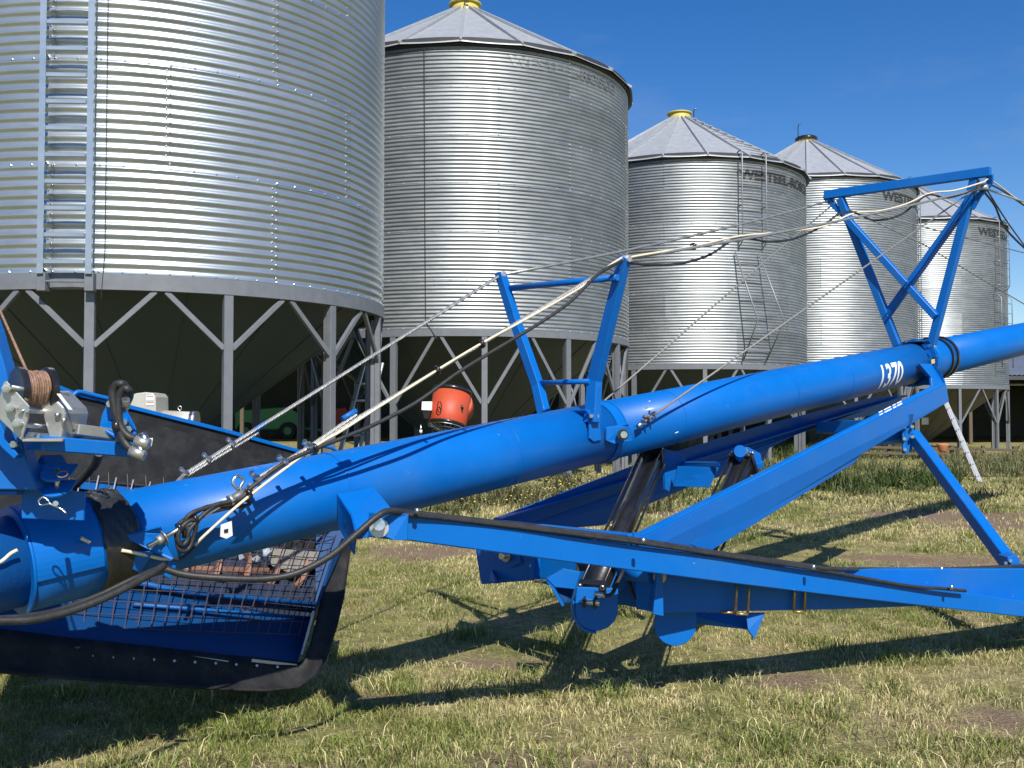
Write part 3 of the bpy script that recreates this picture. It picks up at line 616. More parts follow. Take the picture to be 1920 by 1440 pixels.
tube('r_clip', spline([at(125, 963, PY - .12), at(108, 950, PY - .12), at(92, 945, PY - .12), at(76, 947, PY - .12), at(73, 938, PY - .12), at(80, 932, PY - .12), at(90, 938, PY - .12), at(96, 946, PY - .12), at(121, 957, PY - .12)], 5), .0028, STEEL, A, n=6)
tube('clip_pin', [at(104, 944, PY - .14), at(107, 946, PY - .05)], .008, STEEL, A)
prism('hinge_gusset', [at(86, 870, PY + .06), at(97, 852, PY + .06), at(110, 874, PY + .06)], (.06, .02, 0), BLUE, A)
beam('hinge_hook', at(76, 878, PY + .02), at(82, 905, PY - .02), .03, .04, BLUE, A)
# upright plate at the left edge with the winch
YW = 2.98
prism('winch_mast', [at(-150, 500, YW + .1), at(-42, 500, YW + .1), at(0, 622, YW + .1), at(21, 695, YW + .1), at(36, 770, YW + .1), at(60, 860, YW + .1), at(80, 917, YW + .1), at(-150, 917, YW + .1)], (0, .07, 0), BLUE, A, bev=.004)
prism('mast_flange', [at(0, 774, YW - .02), at(24, 830, YW - .02), at(41, 852, YW - .02), at(34, 860, YW - .02), at(12, 840, YW - .02), at(-40, 775, YW - .02)], (0, .05, 0), BLUE, A)
tube('bolt', [at(24, 833, YW - .05), at(32, 833, YW - .03)], .011, STEEL, A, n=6)
winch = prism('winch', [at(8, 716, YW - .10), at(13, 714, YW - .10), at(56, 762, YW - .10), at(54, 784, YW - .10), at(41, 826, YW - .10), at(0, 786, YW - .10), at(0, 745, YW - .10)], (0, .008, 0), ZINC, A, bev=.002)
gb = [at(103, 732, YW + .06), at(112, 733, YW + .06), at(142, 764, YW + .06), at(145, 776, YW + .06), at(137, 822, YW + .06), at(116, 824, YW + .06), at(98, 760, YW + .06)]
prism('gear_case', gb, (.02, .12, 0), ZINC, winch, bev=.012, seg=3)
prism('warning_label', [at(106, 738, YW - .012), at(113, 738, YW - .012), at(136, 768, YW - .012), at(129, 768, YW - .012)], (0, .002, 0), LABELW, winch, bev=0)
prism('base_plate', [at(41, 826, YW - .1), at(52, 812, YW + .1), at(128, 818, YW + .1), at(118, 826, YW - .05)], (0, 0, .008), ZINC, winch)
ax0, ax1 = at(32, 728, YW - .04), at(92, 728, YW + .03); axd = (ax1 - ax0).normalized()
for q, nm in ((0.02, 'spool_flange'), (.93, 'spool_flange')):
    c = ax0.lerp(ax1, q); d_, s_, u_ = frame(axd); mb = MB()
    pr = [(.008, .006), (.058, .006), (.064, .012), (.064, -.004), (.058, -.006), (.008, -.006)]; n = 40; vs = []; fs = []
    for r, h in pr:
        for i in range(n): a = 2 * math.pi * i / n; vs.append(c + axd * h + (s_ * math.cos(a) + u_ * math.sin(a)) * r)
    for j in range(len(pr)):
        for i in range(n): fs.append((j * n + i, j * n + (i + 1) % n, ((j + 1) % len(pr)) * n + (i + 1) % n, ((j + 1) % len(pr)) * n + i))
    mk(nm, vs, fs, BLACK, winch)
def coil():
    d_, s_, u_ = frame(axd); pts = []; turns = 9; N = turns * 24
    for layer, rr in ((0, .045), (1, .050)):
        for i in range(N):
            t = i / N; t2 = t if layer == 0 else 1 - t; a = 2 * math.pi * turns * t
            pts.append(ax0.lerp(ax1, .14 + .68 * t2) + (s_ * math.cos(a) + u_ * math.sin(a)) * (rr + .0015 * math.sin(a * .37)))
    v, f = g_tube(pts, .0042, 6); mk('wound_rope', v, f, ROPEB, winch, smooth=True)
    tube('spool_core', [ax0, ax1], .042, ROPEB, winch, n=24)
    tube('winch_rope', [ax0.lerp(ax1, .35) + Vector((0, -.01, .05)), at(-10, 560, YW + .4), at(-120, 300, YW + .9)], .0045, ROPEB, A, n=8)
coil()
for a_, b_ in (((20, 726), (128, 742)), ((36, 770), (106, 772)), ((34, 796), (110, 802)), ((50, 768), (100, 776))):
    tube('tie_rod', [at(*a_, YW - .12), at(*b_, YW + .09)], .0075, STEEL, winch, n=12)
for a_ in ((12, 728), (19, 764), (32, 793)): b = MB(); b.add(*g_tube([at(a_[0], a_[1], YW - .105), at(a_[0] - .5, a_[1], YW - .125)], .013, 6)); b.add(*g_tube([at(a_[0], a_[1], YW - .12), at(a_[0] - 1, a_[1], YW - .14)], .007, 8)); b.build('bolt', STEEL, winch)
for px_, py_ in ((120, 785), (108, 775), (70, 815), (88, 818)): tube('bolt', [at(px_, py_, YW - .01), at(px_, py_ + 5, YW - .01)], .010, STEEL, winch, n=6)
beam('drive_shaft', at(142, 805, YW + .05), at(214, 815, YW + .14), .035, .035, ZINC, A)
ta = [at(58, 822, YW), at(240, 832, YW + .22)]
beam('winch_tray', at(64, 830, YW), at(240, 844, YW + .2), .14, .045, BLUE, A)
prism('hose_bracket', [at(187, 805, YW + .16), at(192, 778, YW + .16), at(202, 756, YW + .16), at(212, 755, YW + .16), at(214, 775, YW + .16), at(256, 812, YW + .16), at(250, 840, YW + .16), at(238, 848, YW + .16), at(228, 846, YW + .16), at(226, 800, YW + .16)], (0, .012, 0), BLUE, A)
prism('bracket_web', [at(186, 802, YW + .10), at(238, 770, YW + .22), at(256, 806, YW + .22), at(250, 838, YW + .10)], Vector((.0, .0, .01)), BLUE, A)
for px_, py_ in ((206, 757), (231, 792), (240, 805)): tube('bolt', [at(px_, py_, YW + .15), at(px_, py_, YW + .10)], .012, STEEL, A, n=6)
hY = YW + .04
tube('hydraulic_hose', spline([at(268, 822, hY), at(250, 822, hY), at(234, 812, hY), at(222, 790, hY), at(214, 760, hY), at(211, 735, hY), at(218, 722, hY), at(229, 720, hY), at(236, 726, hY + .03)], 8), .0125, HOSE, A, n=14)
tube('hydraulic_hose', spline([at(262, 848, hY + .02), at(246, 842, hY), at(232, 826, hY), at(224, 800, hY), at(222, 765, hY), at(223, 744, hY), at(231, 730, hY), at(240, 731, hY), at(243, 742, hY + .04), at(236, 758, hY + .08)], 8), .0125, HOSE, A, n=14)
for (a_, b_) in (((254, 826), (280, 833)), ((244, 845), (272, 854))):
    c = tube('hydraulic_coupler', [at(*a_, hY - .01), at(*b_, hY - .01)], .017, ZINC, A, n=10)
    tube('coupler_ring', [at(b_[0] - 6, b_[1] - 14, hY - .0), at(b_[0] - 16, b_[1] - 10, hY)], .017, ZINC, c, n=10)
    tube('coupler_nose', [at(b_[0] - 2, b_[1], hY - .01), at(b_[0] - 14, b_[1] - 20, hY - .01)], .012, STEEL, c, n=10)
prism('info_tag', [at(276, 822, hY + .02), at(287, 821, hY + .02), at(284, 838, hY + .02), at(278, 836, hY + .02)], (0, .002, 0), LABELW, A, bev=0)
tube('hose_clamp', [at(214, 800, hY - .002), at(226, 798, hY - .002)], .020, BLACK, A, n=10)
tube('hydraulic_hose', spline([at(186, 848, 3.3), at(180, 866, 3.4), at(166, 884, 3.5), at(140, 910, 3.55)], 6), .016, HOSE, A, n=10)
tube('hydraulic_fitting', spline([at(236, 748, hY - .02), at(236, 762, hY), at(228, 770, hY + .05)], 4), .012, STEEL, A, n=8)
# ---- guy anchor bracket on the tube at px 235..330
lA = .235
prism('anchor_bracket', [DL(232, 1004, .17), DL(300, 990, lA), DL(304, 1000, lA + .02), DL(325, 1046, lA + .02), DL(320, 1050, lA + .02), DL(235, 1010, .17)], TU * .0 + TN * .01, BLUE, A)
prism('anchor_gusset', [DL(229, 1006, .14), DL(300, 988, lA + .03), DL(304, 992, lA - .08), DL(230, 998, .10)], Vector((0, 0, .008)), BLUE, A)
prism('anchor_plate', [DS(303, 990, sof(304)), DS(312, 990, sof(304)), DS(327, 1034, sof(304)), DS(318, 1048, sof(304)), DS(296, 1040, sof(304)), DS(290, 1000, sof(304))], TH * .01, BLUE, A)
prism('anchor_foot', [DL(236, 1032, .17), DL(288, 1034, .22), DL(262, 1075, .17), DL(236, 1060, .15)], TN * .008, BLUE, A)
prism('hose_hanger', [DL(317, 1040, .2), DL(331, 1048, .2), DL(330, 1060, .2), DL(318, 1086, .2), DL(308, 1080, .2)], TN * .012, BLUE, A)
rod0, rod1 = DL(277, 1025, .25), DL(445, 931, .255)
tube('adjuster_rod', [rod0, rod1], .0085, STEEL, A, n=10)
tube('adjuster_nut', [rod0.lerp(rod1, .10), rod0.lerp(rod1, .16)], .017, ZINC, A, n=6); tube('adjuster_washer', [rod0.lerp(rod1, .165), rod0.lerp(rod1, .175)], .026, ZINC, A, n=16)
rd = (rod1 - rod0).normalized()
tube('clevis', [rod1 - rd * .03, rod1 + rd * .045], .017, mat('grey_casting', (.16, .16, .17), .5, .4), A, n=6)
for q in (-.035, .055): tube('clevis_nut', [rod1 + rd * q, rod1 + rd * (q + .014)], .022, ZINC, A, n=6)
tube('shackle', spline([rod1 + rd * .005 + Vector((0, 0, .02)), DL(436, 905, .25), DL(444, 893, .25), DL(457, 899, .25), DL(450, 915, .25), rod1 + rd * .03], 6), .006, STEEL, A, n=8)
# ---- wire ropes
def wrope(name, pts, r, parent=A, m=WROPE, strands=6, pitch=.12, seg=.012):
    pts = [Vector(p) for p in pts]; mb = MB(); tot = 0; P = [pts[0]]
    for a_, b_ in zip(pts, pts[1:]):
        n = max(1, int((b_ - a_).length / seg)); P += [a_.lerp(b_, (i + 1) / n) for i in range(n)]
    d0, s, u = frame(pts[1] - pts[0]); acc = [0]
    for a_, b_ in zip(P, P[1:]): acc.append(acc[-1] + (b_ - a_).length)
    for k in range(strands):
        Q = []
        for i, p in enumerate(P):
            d = (P[min(i + 1, len(P) - 1)] - P[max(i - 1, 0)]).normalized(); s2 = (s - d * s.dot(d)).normalized(); u2 = s2.cross(d); a = 2 * math.pi * (acc[i] / pitch + k / strands)
            Q.append(p + (s2 * math.cos(a) + u2 * math.sin(a)) * r * .66)
        mb.add(*g_tube(Q, r * .40, 5, cap=False))
    return mb.build(name, m, parent, smooth=True)
def sag(a, b, d, n=12): return [a.lerp(b, i / n) - Vector((0, 0, 4 * d * (i / n) * (1 - i / n))) for i in range(n + 1)]
N0 = DL(478, 902, .25); N1 = DL(1168, 486, .43); N2 = at(1842, 352, 7.9)
F0 = DL(330, 906, -.13); F00 = DL(345, 890, -.2); F1 = DL(938, 516, -.45); F2 = at(1556, 376, 8.75)
ropeN = wrope('truss_rope', [N0] + sag(DL(484, 896, .25), N1, .0, 2), .0085)
ropeF = wrope('truss_rope', [F0, F00] + sag(F00, F1, .0, 2)[1:], .0085)
tube('truss_rope', sag(N1, N2, .03, 10), .0085, WROPE, A, n=8); tube('truss_rope', sag(F1, F2, .03, 10), .0085, WROPE, A, n=8)
wrope('doubled_rope_tail', [N0 + Vector((0, 0, -.012)), DL(668, 770, .29) + Vector((0, .0, -.016))], .008); wrope('doubled_rope_tail', [F0 + Vector((.0, 0, -.0)), F00 + Vector((0, -.01, -.012)), DL(483, 806, -.25) + Vector((0, 0, -.013))], .008)
N3, F3 = at(1920, 374, 9.0), at(2100, 545, 11.0)
tube('truss_rope', [N2, at(2100, 440, 11.5)], .008, WROPE, A, n=8); tube('stay_rope', [at(1635, 400, 8.75), at(1730, 425, 9.5), at(2060, 510, 12.5)], .006, STAY, A, n=6)
tube('stay_rope', [F2, at(1726, 455, 9.6), at(1920, 570, 11.0), at(2060, 655, 12.2)], .006, STAY, A, n=6)
# cross stays from the tube to the tall frame
st0 = DL(1195, 800, .2); tube('stay_rope', [st0, at(1534, 562, 6.6), at(1832, 352, 7.95)], .0065, STAY, A, n=8)
tube('stay_rope', [DL(1128, 756, -.17), at(1437, 488, 7.6), at(1556, 388, 8.75)], .0065, STAY, A, n=8)
# rope clips
def clip(p, d, s=.02, m=STEEL, parent=ropeN, up=Vector((0, -.4, 1))):
    d, sd_, u = frame(d, up); b = MB(); pts = [p + sd_ * s * .8 + u * s * 1.3, p + sd_ * s * .8 - u * s * .2] + arc(p - u * s * .2, s * .8, 0, -math.pi, 8, sd_, u)[1:] + [p - sd_ * s * .8 + u * s * 1.3]
    b.add(*g_tube(pts, s * .22, 6)); b.add(*g_beam(p + u * s * .75 - sd_ * s * 1.2, p + u * s * .75 + sd_ * s * 1.2, s * .8, s * .45, up=u))
    for sg in (-1, 1): b.add(*g_tube([p + sd_ * s * .8 * sg + u * s * .95, p + sd_ * s * .8 * sg + u * s * 1.35], s * .42, 6))
    b.build('rope_clip', m, parent)
dN = N1 - N0; dF = F1 - F00
for px_, l_ in ((482, .25), (532, .262), (579, .275)):
    t = (px_ - 478) / (1168 - 478); 
    best = min((abs(960 + F * (N0 + dN * q).x / (N0 + dN * q).y - px_), q) for q in np.linspace(0, .5, 400))[1]; clip(N0 + dN * best, dN, .023, up=Vector((-.3, -.8, .6)))
for px_ in (345, 389, 434):
    best = min((abs(960 + F * (F00 + dF * q).x / (F00 + dF * q).y - px_), q) for q in np.linspace(0, .5, 400))[1]; clip(F00 + dF * best, dF, .020, parent=ropeF, up=Vector((.3, -.6, .9)))
for a_, r_, d_ in (((488, 800), -.25, dF), ((655, 778), .285, dN)):
    p = DL(a_[0], a_[1], r_); tube('blue_tape', [p - d_.normalized() * .035, p + d_.normalized() * .035], .0115, BLUE, A, n=8)
ds = at(1534, 562, 6.6) - st0
for q in (.045, .07): clip(st0 + ds * q, ds, .02, m=ROPEB if q < .05 else STEEL, parent=A, up=Vector((-.2, -.4, 1)))
tube('turnbuckle', [st0, st0 + ds * .03], .012, STEEL, A, n=8)
# ---- electrical leads along the near rope
def lead(name, pts, r, m): return tube(name, spline(pts, 6), r, m, A, n=8)
cream = [DL(362, 1026, .2), DL(392, 996, .24), DL(470, 928, .28), DL(590, 838, .285), DL(640, 808, .30), DL(715, 760, .32), DL(820, 694, .34), DL(903, 644, .37), DL(1010, 585, .40), DL(1100, 532, .42), DL(1140, 500, .43), DL(1166, 483, .44)]
lead('cream_lead', cream, .0055, CREAM)
M3 = at(1420, 441, 5.9); 
lead('cream_lead', [DL(1172, 484, .44), at(1206, 478, 5.0), at(1300, 462, 5.35), at(1386, 443, 5.75), at(1470, 435, 6.1), at(1546, 424, 6.5), at(1600, 400, 6.7), at(1652, 395, 6.9), at(1700, 382, 7.2), at(1745, 362, 7.4), at(1790, 357, 7.6), at(1842, 342, 7.85), at(1858, 338, 7.95), at(1905, 372, 8.7), at(1980, 425, 10)], .006, CREAM)
lead('black_lead', [DL(345, 1008, .24), DL(352, 968, .26), DL(400, 948, .26), DL(450, 935, .27), DL(470, 915, .27), DL(530, 870, .28), DL(590, 842, .29), DL(640, 822, .30), DL(700, 797, .31), DL(780, 755, .33), DL(860, 698, .35), DL(930, 655, .37), DL(1010, 607, .40), DL(1070, 565, .42), DL(1120, 515, .43), DL(1166, 488, .44)], .0085, HOSE)
lead('black_lead', [DL(1172, 490, .44), at(1210, 496, 5.0), at(1270, 495, 5.2), at(1330, 478, 5.5), at(1384, 446, 5.8), at(1440, 453, 6.0), at(1490, 447, 6.2), at(1540, 425, 6.5), at(1572, 402, 6.6), at(1600, 398, 6.7), at(1640, 413, 6.8), at(1690, 402, 7.0), at(1738, 366, 7.3), at(1775, 371, 7.5), at(1815, 360, 7.7), at(1842, 346, 7.85), at(1870, 352, 8.1), at(1920, 385, 8.9)], .0075, HOSE)
lead('black_lead', [at(1842, 356, 7.9), at(1865, 385, 8.1), at(1880, 420, 8.4), at(1905, 450, 8.8), at(1960, 500, 9.6)], .009, HOSE)
lead('black_lead', [at(1848, 352, 7.9), at(1875, 395, 8.2), at(1895, 425, 8.5), at(1935, 480, 9.2)], .006, HOSE)
# bundle of surplus lead on the tube
lead('black_lead', [DL(330, 1000, .24), DL(336, 1030, .25), DL(352, 1030, .25), DL(362, 1010, .25), DL(368, 980, .26), DL(356, 976, .26), DL(338, 992, .26), DL(334, 1012, .26), DL(342, 1022, .26), DL(352, 1012, .26), DL(358, 990, .26), DL(400, 950, .26), DL(440, 938, .265)], .0085, HOSE)
lead('black_lead', [DL(332, 985, .235), DL(360, 965, .25), DL(390, 950, .25), DL(425, 947, .26), DL(452, 938, .26), DL(468, 940, .25), DL(462, 948, .25), DL(430, 952, .25), DL(395, 960, .25)], .008, HOSE)
prism('lead_tag', [DL(414, 984, .275), DL(434, 977, .275), DL(436, 1004, .275), DL(424, 1010, .275), DL(413, 1006, .275)], TN * .003, BALE, A, bev=0)
prism('tag_print', [DL(420, 993, .2795), DL(428, 991, .2795), DL(428, 998, .2795), DL(420, 999, .2795)], TN * .001, BLACK, A, bev=0)
for (px_, py_, l_) in ((336, 990, .25), (366, 973, .255), (466, 925, .28), (590, 840, .29), (903, 645, .372), (820, 694, .345), (1300, 462, .5)):
    p = DL(px_, py_, l_) if px_ < 1200 else at(px_, py_, 5.35); tube('cable_tie', [p - dN.normalized() * .006, p + dN.normalized() * .006], .020, BLACK, A, n=10)
lead('white_lead', [DL(-30, 1062, .16), DL(0, 1054, .17), DL(20, 1038, .18), DL(33, 1031, .185)], .006, CREAM)
lead('white_lead', [DL(152, 1009, .20), DL(168, 1017, .20)], .006, CREAM); lead('white_lead', [DL(228, 1032, .19), DL(270, 1040, .2), DL(300, 1047, .21), DL(322, 1048, .22)], .006, CREAM)
lead('black_lead', [DL(322, 1048, .22), DL(336, 1048, .22), DL(350, 1040, .22), DL(365, 1025, .21)], .006, HOSE)
# thick hydraulic hoses underneath and along the near arm
lead('hydraulic_hose', [at(-60, 1168, 2.9), at(0, 1164, 2.95), at(60, 1162, 3.0), at(130, 1146, 3.08), at(190, 1124, 3.15), at(240, 1100, 3.22), at(285, 1075, 3.3), at(308, 1060, 3.35)], .013, HOSE)
lead('hydraulic_hose', [at(-60, 1160, 2.98), at(20, 1158, 3.0), at(100, 1146, 3.1), at(180, 1118, 3.2), at(250, 1085, 3.28), at(305, 1062, 3.36)], .009, HOSE)
# ---- small rope frame
def ubeam(name, pts, w, h, m=BLUE): 
    for a_, b_ in zip(pts, pts[1:]): beam(name, a_, b_, w, h, m, A, up=TH)
sK = sof(1060)
f1l = [DL(938, 512, -.45), DL(962, 590, -.40), DL(1008, 722, -.26), DL(1020, 775, -.17)]
f1r = [DL(1172, 482, .43), DL(1115, 712, .17), DL(1110, 792, .17)]
def strap(name, pts, wdt, th, m=BLUE, bev=.003):
    b = MB(); n = len(pts); vs = []
    for i, p in enumerate(pts):
        d = (pts[min(i + 1, n - 1)] - pts[max(i - 1, 0)]).normalized(); s = TH; o = d.cross(s).normalized()
        ww = wdt[i] if isinstance(wdt, (list, tuple)) else wdt
        for a_, c_ in ((-1, -1), (1, -1), (1, 1), (-1, 1)): vs.append(p + o * a_ * ww / 2 + s * c_ * th / 2)
    fs = [(0, 1, 2, 3), tuple(4 * (n - 1) + i for i in (3, 2, 1, 0))]
    for i in range(n - 1):
        for q in range(4): fs.append((4 * i + q, 4 * i + 4 + q, 4 * i + 4 + (q + 1) % 4, 4 * i + (q + 1) % 4))
    return mk(name, vs, fs, m, A, bev=bev, ang=50)
strap('short_truss_post', f1l, [.05, .055, .055, .06], .05); strap('short_truss_post', f1r, [.055, .07, .075], .05)
tube('truss_crossbar', [DL(950, 541, -.44), DL(1158, 520, .41)], .017, BLUE, A, n=16)
tube('truss_crossbar', [DL(1010, 718, -.26), DL(1106, 715, .16)], .014, BLUE, A, n=16)
prism('truss_shelf', [DL(1012, 772, -.17), DL(1100, 768, .16), DL(1110, 776, .17), DL(1016, 780, -.17)], (0, 0, .01), BLUE, A)
prism('truss_ear', [DL(1098, 770, .172), DL(1122, 766, .172), DL(1124, 800, .172), DL(1126, 825, .172), DL(1112, 828, .172), DL(1104, 822, .172), DL(1104, 780, .172)], TN * .012, BLUE, A)
for px_ in (1108, 1119): tube('bolt', [DL(px_, 779, .17), DL(px_ + 1, 780, .205)], .011, STEEL, A, n=6)
for p_ in (f1l[0], f1r[0]): tube('rope_saddle', [p_ - TN * .025 - Vector((0, 0, .01)), p_ + TN * .03 - Vector((0, 0, .01))], .018, GALVR, A, n=10)
ring('tube_band', sM - .03, sM + .045, TR + .001, TR + .005, BLUE); ring('tube_band', sM + .04, sM + .05, TR, TR + .009, BLUE)
# stay lug on the near side
prism('stay_lug', [DL(1136, 802, .18), DL(1178, 796, .24), DL(1186, 826, .24), DL(1150, 832, .2), DL(1136, 826, .18)], TN * .01, BLUE, A)
prism('stay_lug_top', [DL(1134, 803, .16), DL(1178, 795, .25), DL(1180, 797, .17), DL(1136, 800, .14)], (0, 0, .008), BLUE, A)
tube('stay_pin', [DL(1168, 815, .235), DL(1170, 815, .275)], .018, STEEL, A, n=16); tube('stay_washer', [DL(1168, 815, .25), DL(1168, 815, .256)], .03, BLACK, A, n=20)
# ---- tall rope frame
def dl2(px, py): return None
T1, T2 = at(1548, 366, 8.73), at(1856, 322, 7.87)
B1, B2 = DL(1683, 648, -.17), DL(1747, 646, .12)
sT = None
beam('truss_top_beam', T1 + (T1 - T2) * .005, T2 + (T2 - T1) * .005, .06, .075, BLUE, A)
Ta, Tb = T1.lerp(T2, .10), T1.lerp(T2, .89)
post1 = [at(1576, 372, 8.66), B1]; post2 = [at(1828, 335, 7.96), B2]
def line_at(p, py0, py1): return p
beam('tall_truss_post', post1[0], post1[1], .06, .075, BLUE, A, up=TH); beam('tall_truss_post', post2[0], post2[1], .06, .075, BLUE, A, up=TH)
q1, q2 = post1[0].lerp(post1[1], .13), post2[1].lerp(post2[0], .17); q3, q4 = post2[0].lerp(post2[1], .12), post1[1].lerp(post1[0], .20)
beam('truss_diagonal', q1 - TH * .065, q2 - TH * .065, .055, .07, BLUE, A, up=TH); beam('truss_diagonal', q3 + TH * .01, q4 + TH * .01, .055, .07, BLUE, A, up=TH)
beam('rope_horn', T2 - Vector((0, 0, .02)), at(1856, 345, 7.9), .05, .03, BLUE, A, up=TH); beam('rope_horn', at(1856, 345, 7.9), at(1836, 366, 7.95), .04, .03, BLUE, A, up=TH)
beam('rope_horn', at(1838, 362, 7.95), at(1822, 392, 8.0), .04, .03, BLUE, A, up=TH)
beam('rope_horn', T1, at(1551, 374, 8.73), .05, .03, BLUE, A, up=TH); beam('rope_horn', at(1550, 372, 8.73), at(1582, 404, 8.65), .045, .03, BLUE, A, up=TH)
for p_ in (F2, N2): tube('rope_saddle', [p_ - TN * .04, p_ + TN * .04], .02, GALVR, A, n=10)
# ---- flange collar
ring('flange', sF - .012, sF + .004, TR - .01, TR + .036, BLUE); ring('flange', sF + .018, sF + .034, TR - .01, TR + .036, BLUE)
atube('coupling_sleeve', sF + .03, sF + .50, TR + .012)
b = MB()
for k in range(12):
    a = R_(15 + 30 * k); e = TN * math.cos(a) + TU * math.sin(a); b.add(*g_tube([AX(sF - .026) + e * (TR + .023), AX(sF + .048) + e * (TR + .023)], .010, 6))
fb = b.build('flange_bolts', STEEL, A)
ring('black_band', sF + .34, sF + .365, TR + .012, TR + .03, BLACK); ring('black_band', sof(1757) + .0, sof(1757) + .03, TR + .012, TR + .028, BLACK)
prism('collar_strap', [DS(1728, 638, sF + .2), DS(1742, 640, sF + .2), DS(1746, 646, sF + .2), DS(1746, 684, sF + .2), DS(1742, 686, sF + .2), DS(1740, 648, sF + .2)], TH * .04, mat('dark_teal_paint', (.01, .05, .07), .5), A)
prism('collar_bracket', [DL(1690, 642, -.1), DL(1742, 640, .18), DL(1746, 644, .18), DL(1700, 648, -.1)], Vector((0, 0, .008)) + TH * .0, BLACK, A)
tube('bolt', [DL(1748, 650, .2), DL(1754, 650, .23)], .013, STEEL, A, n=6)
prism('yellow_label', [DL(1746.5, 674, .186), DL(1752.5, 673, .186), DL(1752.5, 681, .186), DL(1746.5, 682, .186)], TN * .002, YEL2, A, bev=0)
prism('pivot_bracket', [DL(1722, 682, .19), DL(1744, 682, .19), DL(1766, 702, .27), DL(1769, 722, .27), DL(1746, 730, .27), DL(1744, 708, .25)], TN * .02, BLUE, A)
prism('pivot_web', [DL(1724, 700, .02), DL(1748, 700, .2), DL(1748, 722, .2), DL(1716, 722, .05)], TN * .015, BLUE, A)
ring('flange_skirt', sF - .1, sF + .01, TR - .02, TR + .03, BLUE, a0=-115, a1=-50, n=16)
# number on the tube
def tube_text(s, px0, px1, size, ang0, xs, shear):
    me = text_mesh(s, size, shear=shear, xs=xs, bold=.0055, res=6); bm = bmesh.new(); bm.from_mesh(me)
    for k in range(24): bmesh.ops.bisect_plane(bm, geom=bm.verts[:] + bm.edges[:] + bm.faces[:], plane_co=(0, size * (k / 24 - .1), 0), plane_no=(0, 1, 0))
    s0 = sof(px0); o3 = WL[A]
    W_ = max(v.co.x for v in bm.verts); kx = (sof(px1) - s0) / W_
    for v in bm.verts:
        v.co.x *= kx
    for v in bm.verts:
        a = ang0 + v.co.y / TR; e = TN * math.cos(a) + TU * math.sin(a); v.co = AX(s0 + v.co.x) + e * (TR + .0015) - o3
    bm.to_mesh(me); bm.free(); me.materials.append(WHITE); me.name = 'model_number'; return linked('model_number', me, A)
tube_text('1370', 1611, 1656, .268, R_(-42), .8, .08)
# ---- lift arms
def arm(px_top, l0, l1, side):
    pass
def larm(name, top, bot, l0, l1, x0, x1, th, m=BLUE, parent=A, fl=.06, sg=-1):
    """channel arm: web polygon given by top and bottom edge points, lateral offset running l0..l1 between columns x0..x1, with a top and bottom flange"""
    lf = lambda x: l0 + (l1 - l0) * (x - x0) / (x1 - x0)
    pt = [DL(x, y, lf(x)) for x, y in top]; pb = [DL(x, y, lf(x)) for x, y in bot]
    o = prism(name, pt + pb[::-1], TN * .012, m, parent, bev=.003)
    prism('arm_flange', [pt[0], pt[-1], pt[-1] + TN * sg * fl, pt[0] + TN * sg * fl], TU * .012, m, o, bev=.003)
    return o, pt, pb
near, pt, pb = larm('lift_arm', [(1196, 1011), (1773, 720)], [(1196, 1040), (1300, 1040), (1778, 753)], .62, .27, 1196, 1775, .01)
lf = lambda x: .62 + (.27 - .62) * (x - 1196) / (1775 - 1196)
prism('arm_lip', [DL(1196, 1011, .625), DL(1773, 720, .275), DL(1771, 711.5, .235), DL(1196, 1001, .575)], TN * .006 + TU * .008, BLUE, near, bev=.002)
prism('arm_stiffener', [DL(x, y, lf(x) + .008) for x, y in ((1290, 1020), (1617, 836), (1613, 852), (1600, 868), (1325, 1036))], TN * .018, BLUE, A, bev=.003)
for i in range(7):
    x0_ = 1300 + i * 46; x1_ = x0_ + 38; yl = lambda x: 1020 - (x - 1290) * (184 / 327)
    prism('weld_gap', [DL(x0_, yl(x0_) - 3.4, lf(x0_) + .008), DL(x1_, yl(x1_) - 3.4, lf(x1_) + .008), DL(x1_, yl(x1_) - .8, lf(x1_) + .008), DL(x0_, yl(x0_) - .8, lf(x0_) + .008)], TN * .002, BLACK, A, bev=0)
far, pt2, pb2 = larm('lift_arm', [(925, 973), (1200, 868), (1420, 800), (1640, 744), (1690, 742)], [(945, 1000), (1130, 985), (1212, 947), (1293, 912), (1428, 868), (1442, 840), (1490, 816), (1560, 792), (1690, 768)], -.62, -.30, 925, 1690, .01, sg=1)
LA0, LA1, LB0, LB1 = DL(1196, 1011, .625), DL(1773, 720, .275), DL(1196, 1001, .575), DL(1771, 711.5, .235)
def lip(px_, v):
    lo, hi = 0.0, 1.0
    for _ in range(30):
        m_ = (lo + hi) / 2; q = LA0.lerp(LA1, m_)
        if 960 + F * q.x / q.y < px_: lo = m_
        else: hi = m_
    return LA0.lerp(LA1, lo).lerp(LB0.lerp(LB1, lo), v)
nl = (LA1 - LA0).cross(LB0 - LA0).normalized(); nl = nl if nl.y < 0 else -nl
for xa, xb in ((1649, 1656), (1659, 1672), (1675, 1681), (1683, 1692)):
    prism('number_print', [lip(xa, .15) + nl * .008, lip(xb, .15) + nl * .008, lip(xb, .9) + nl * .008, lip(xa, .9) + nl * .008], nl * .001, LABELW, A, bev=0)
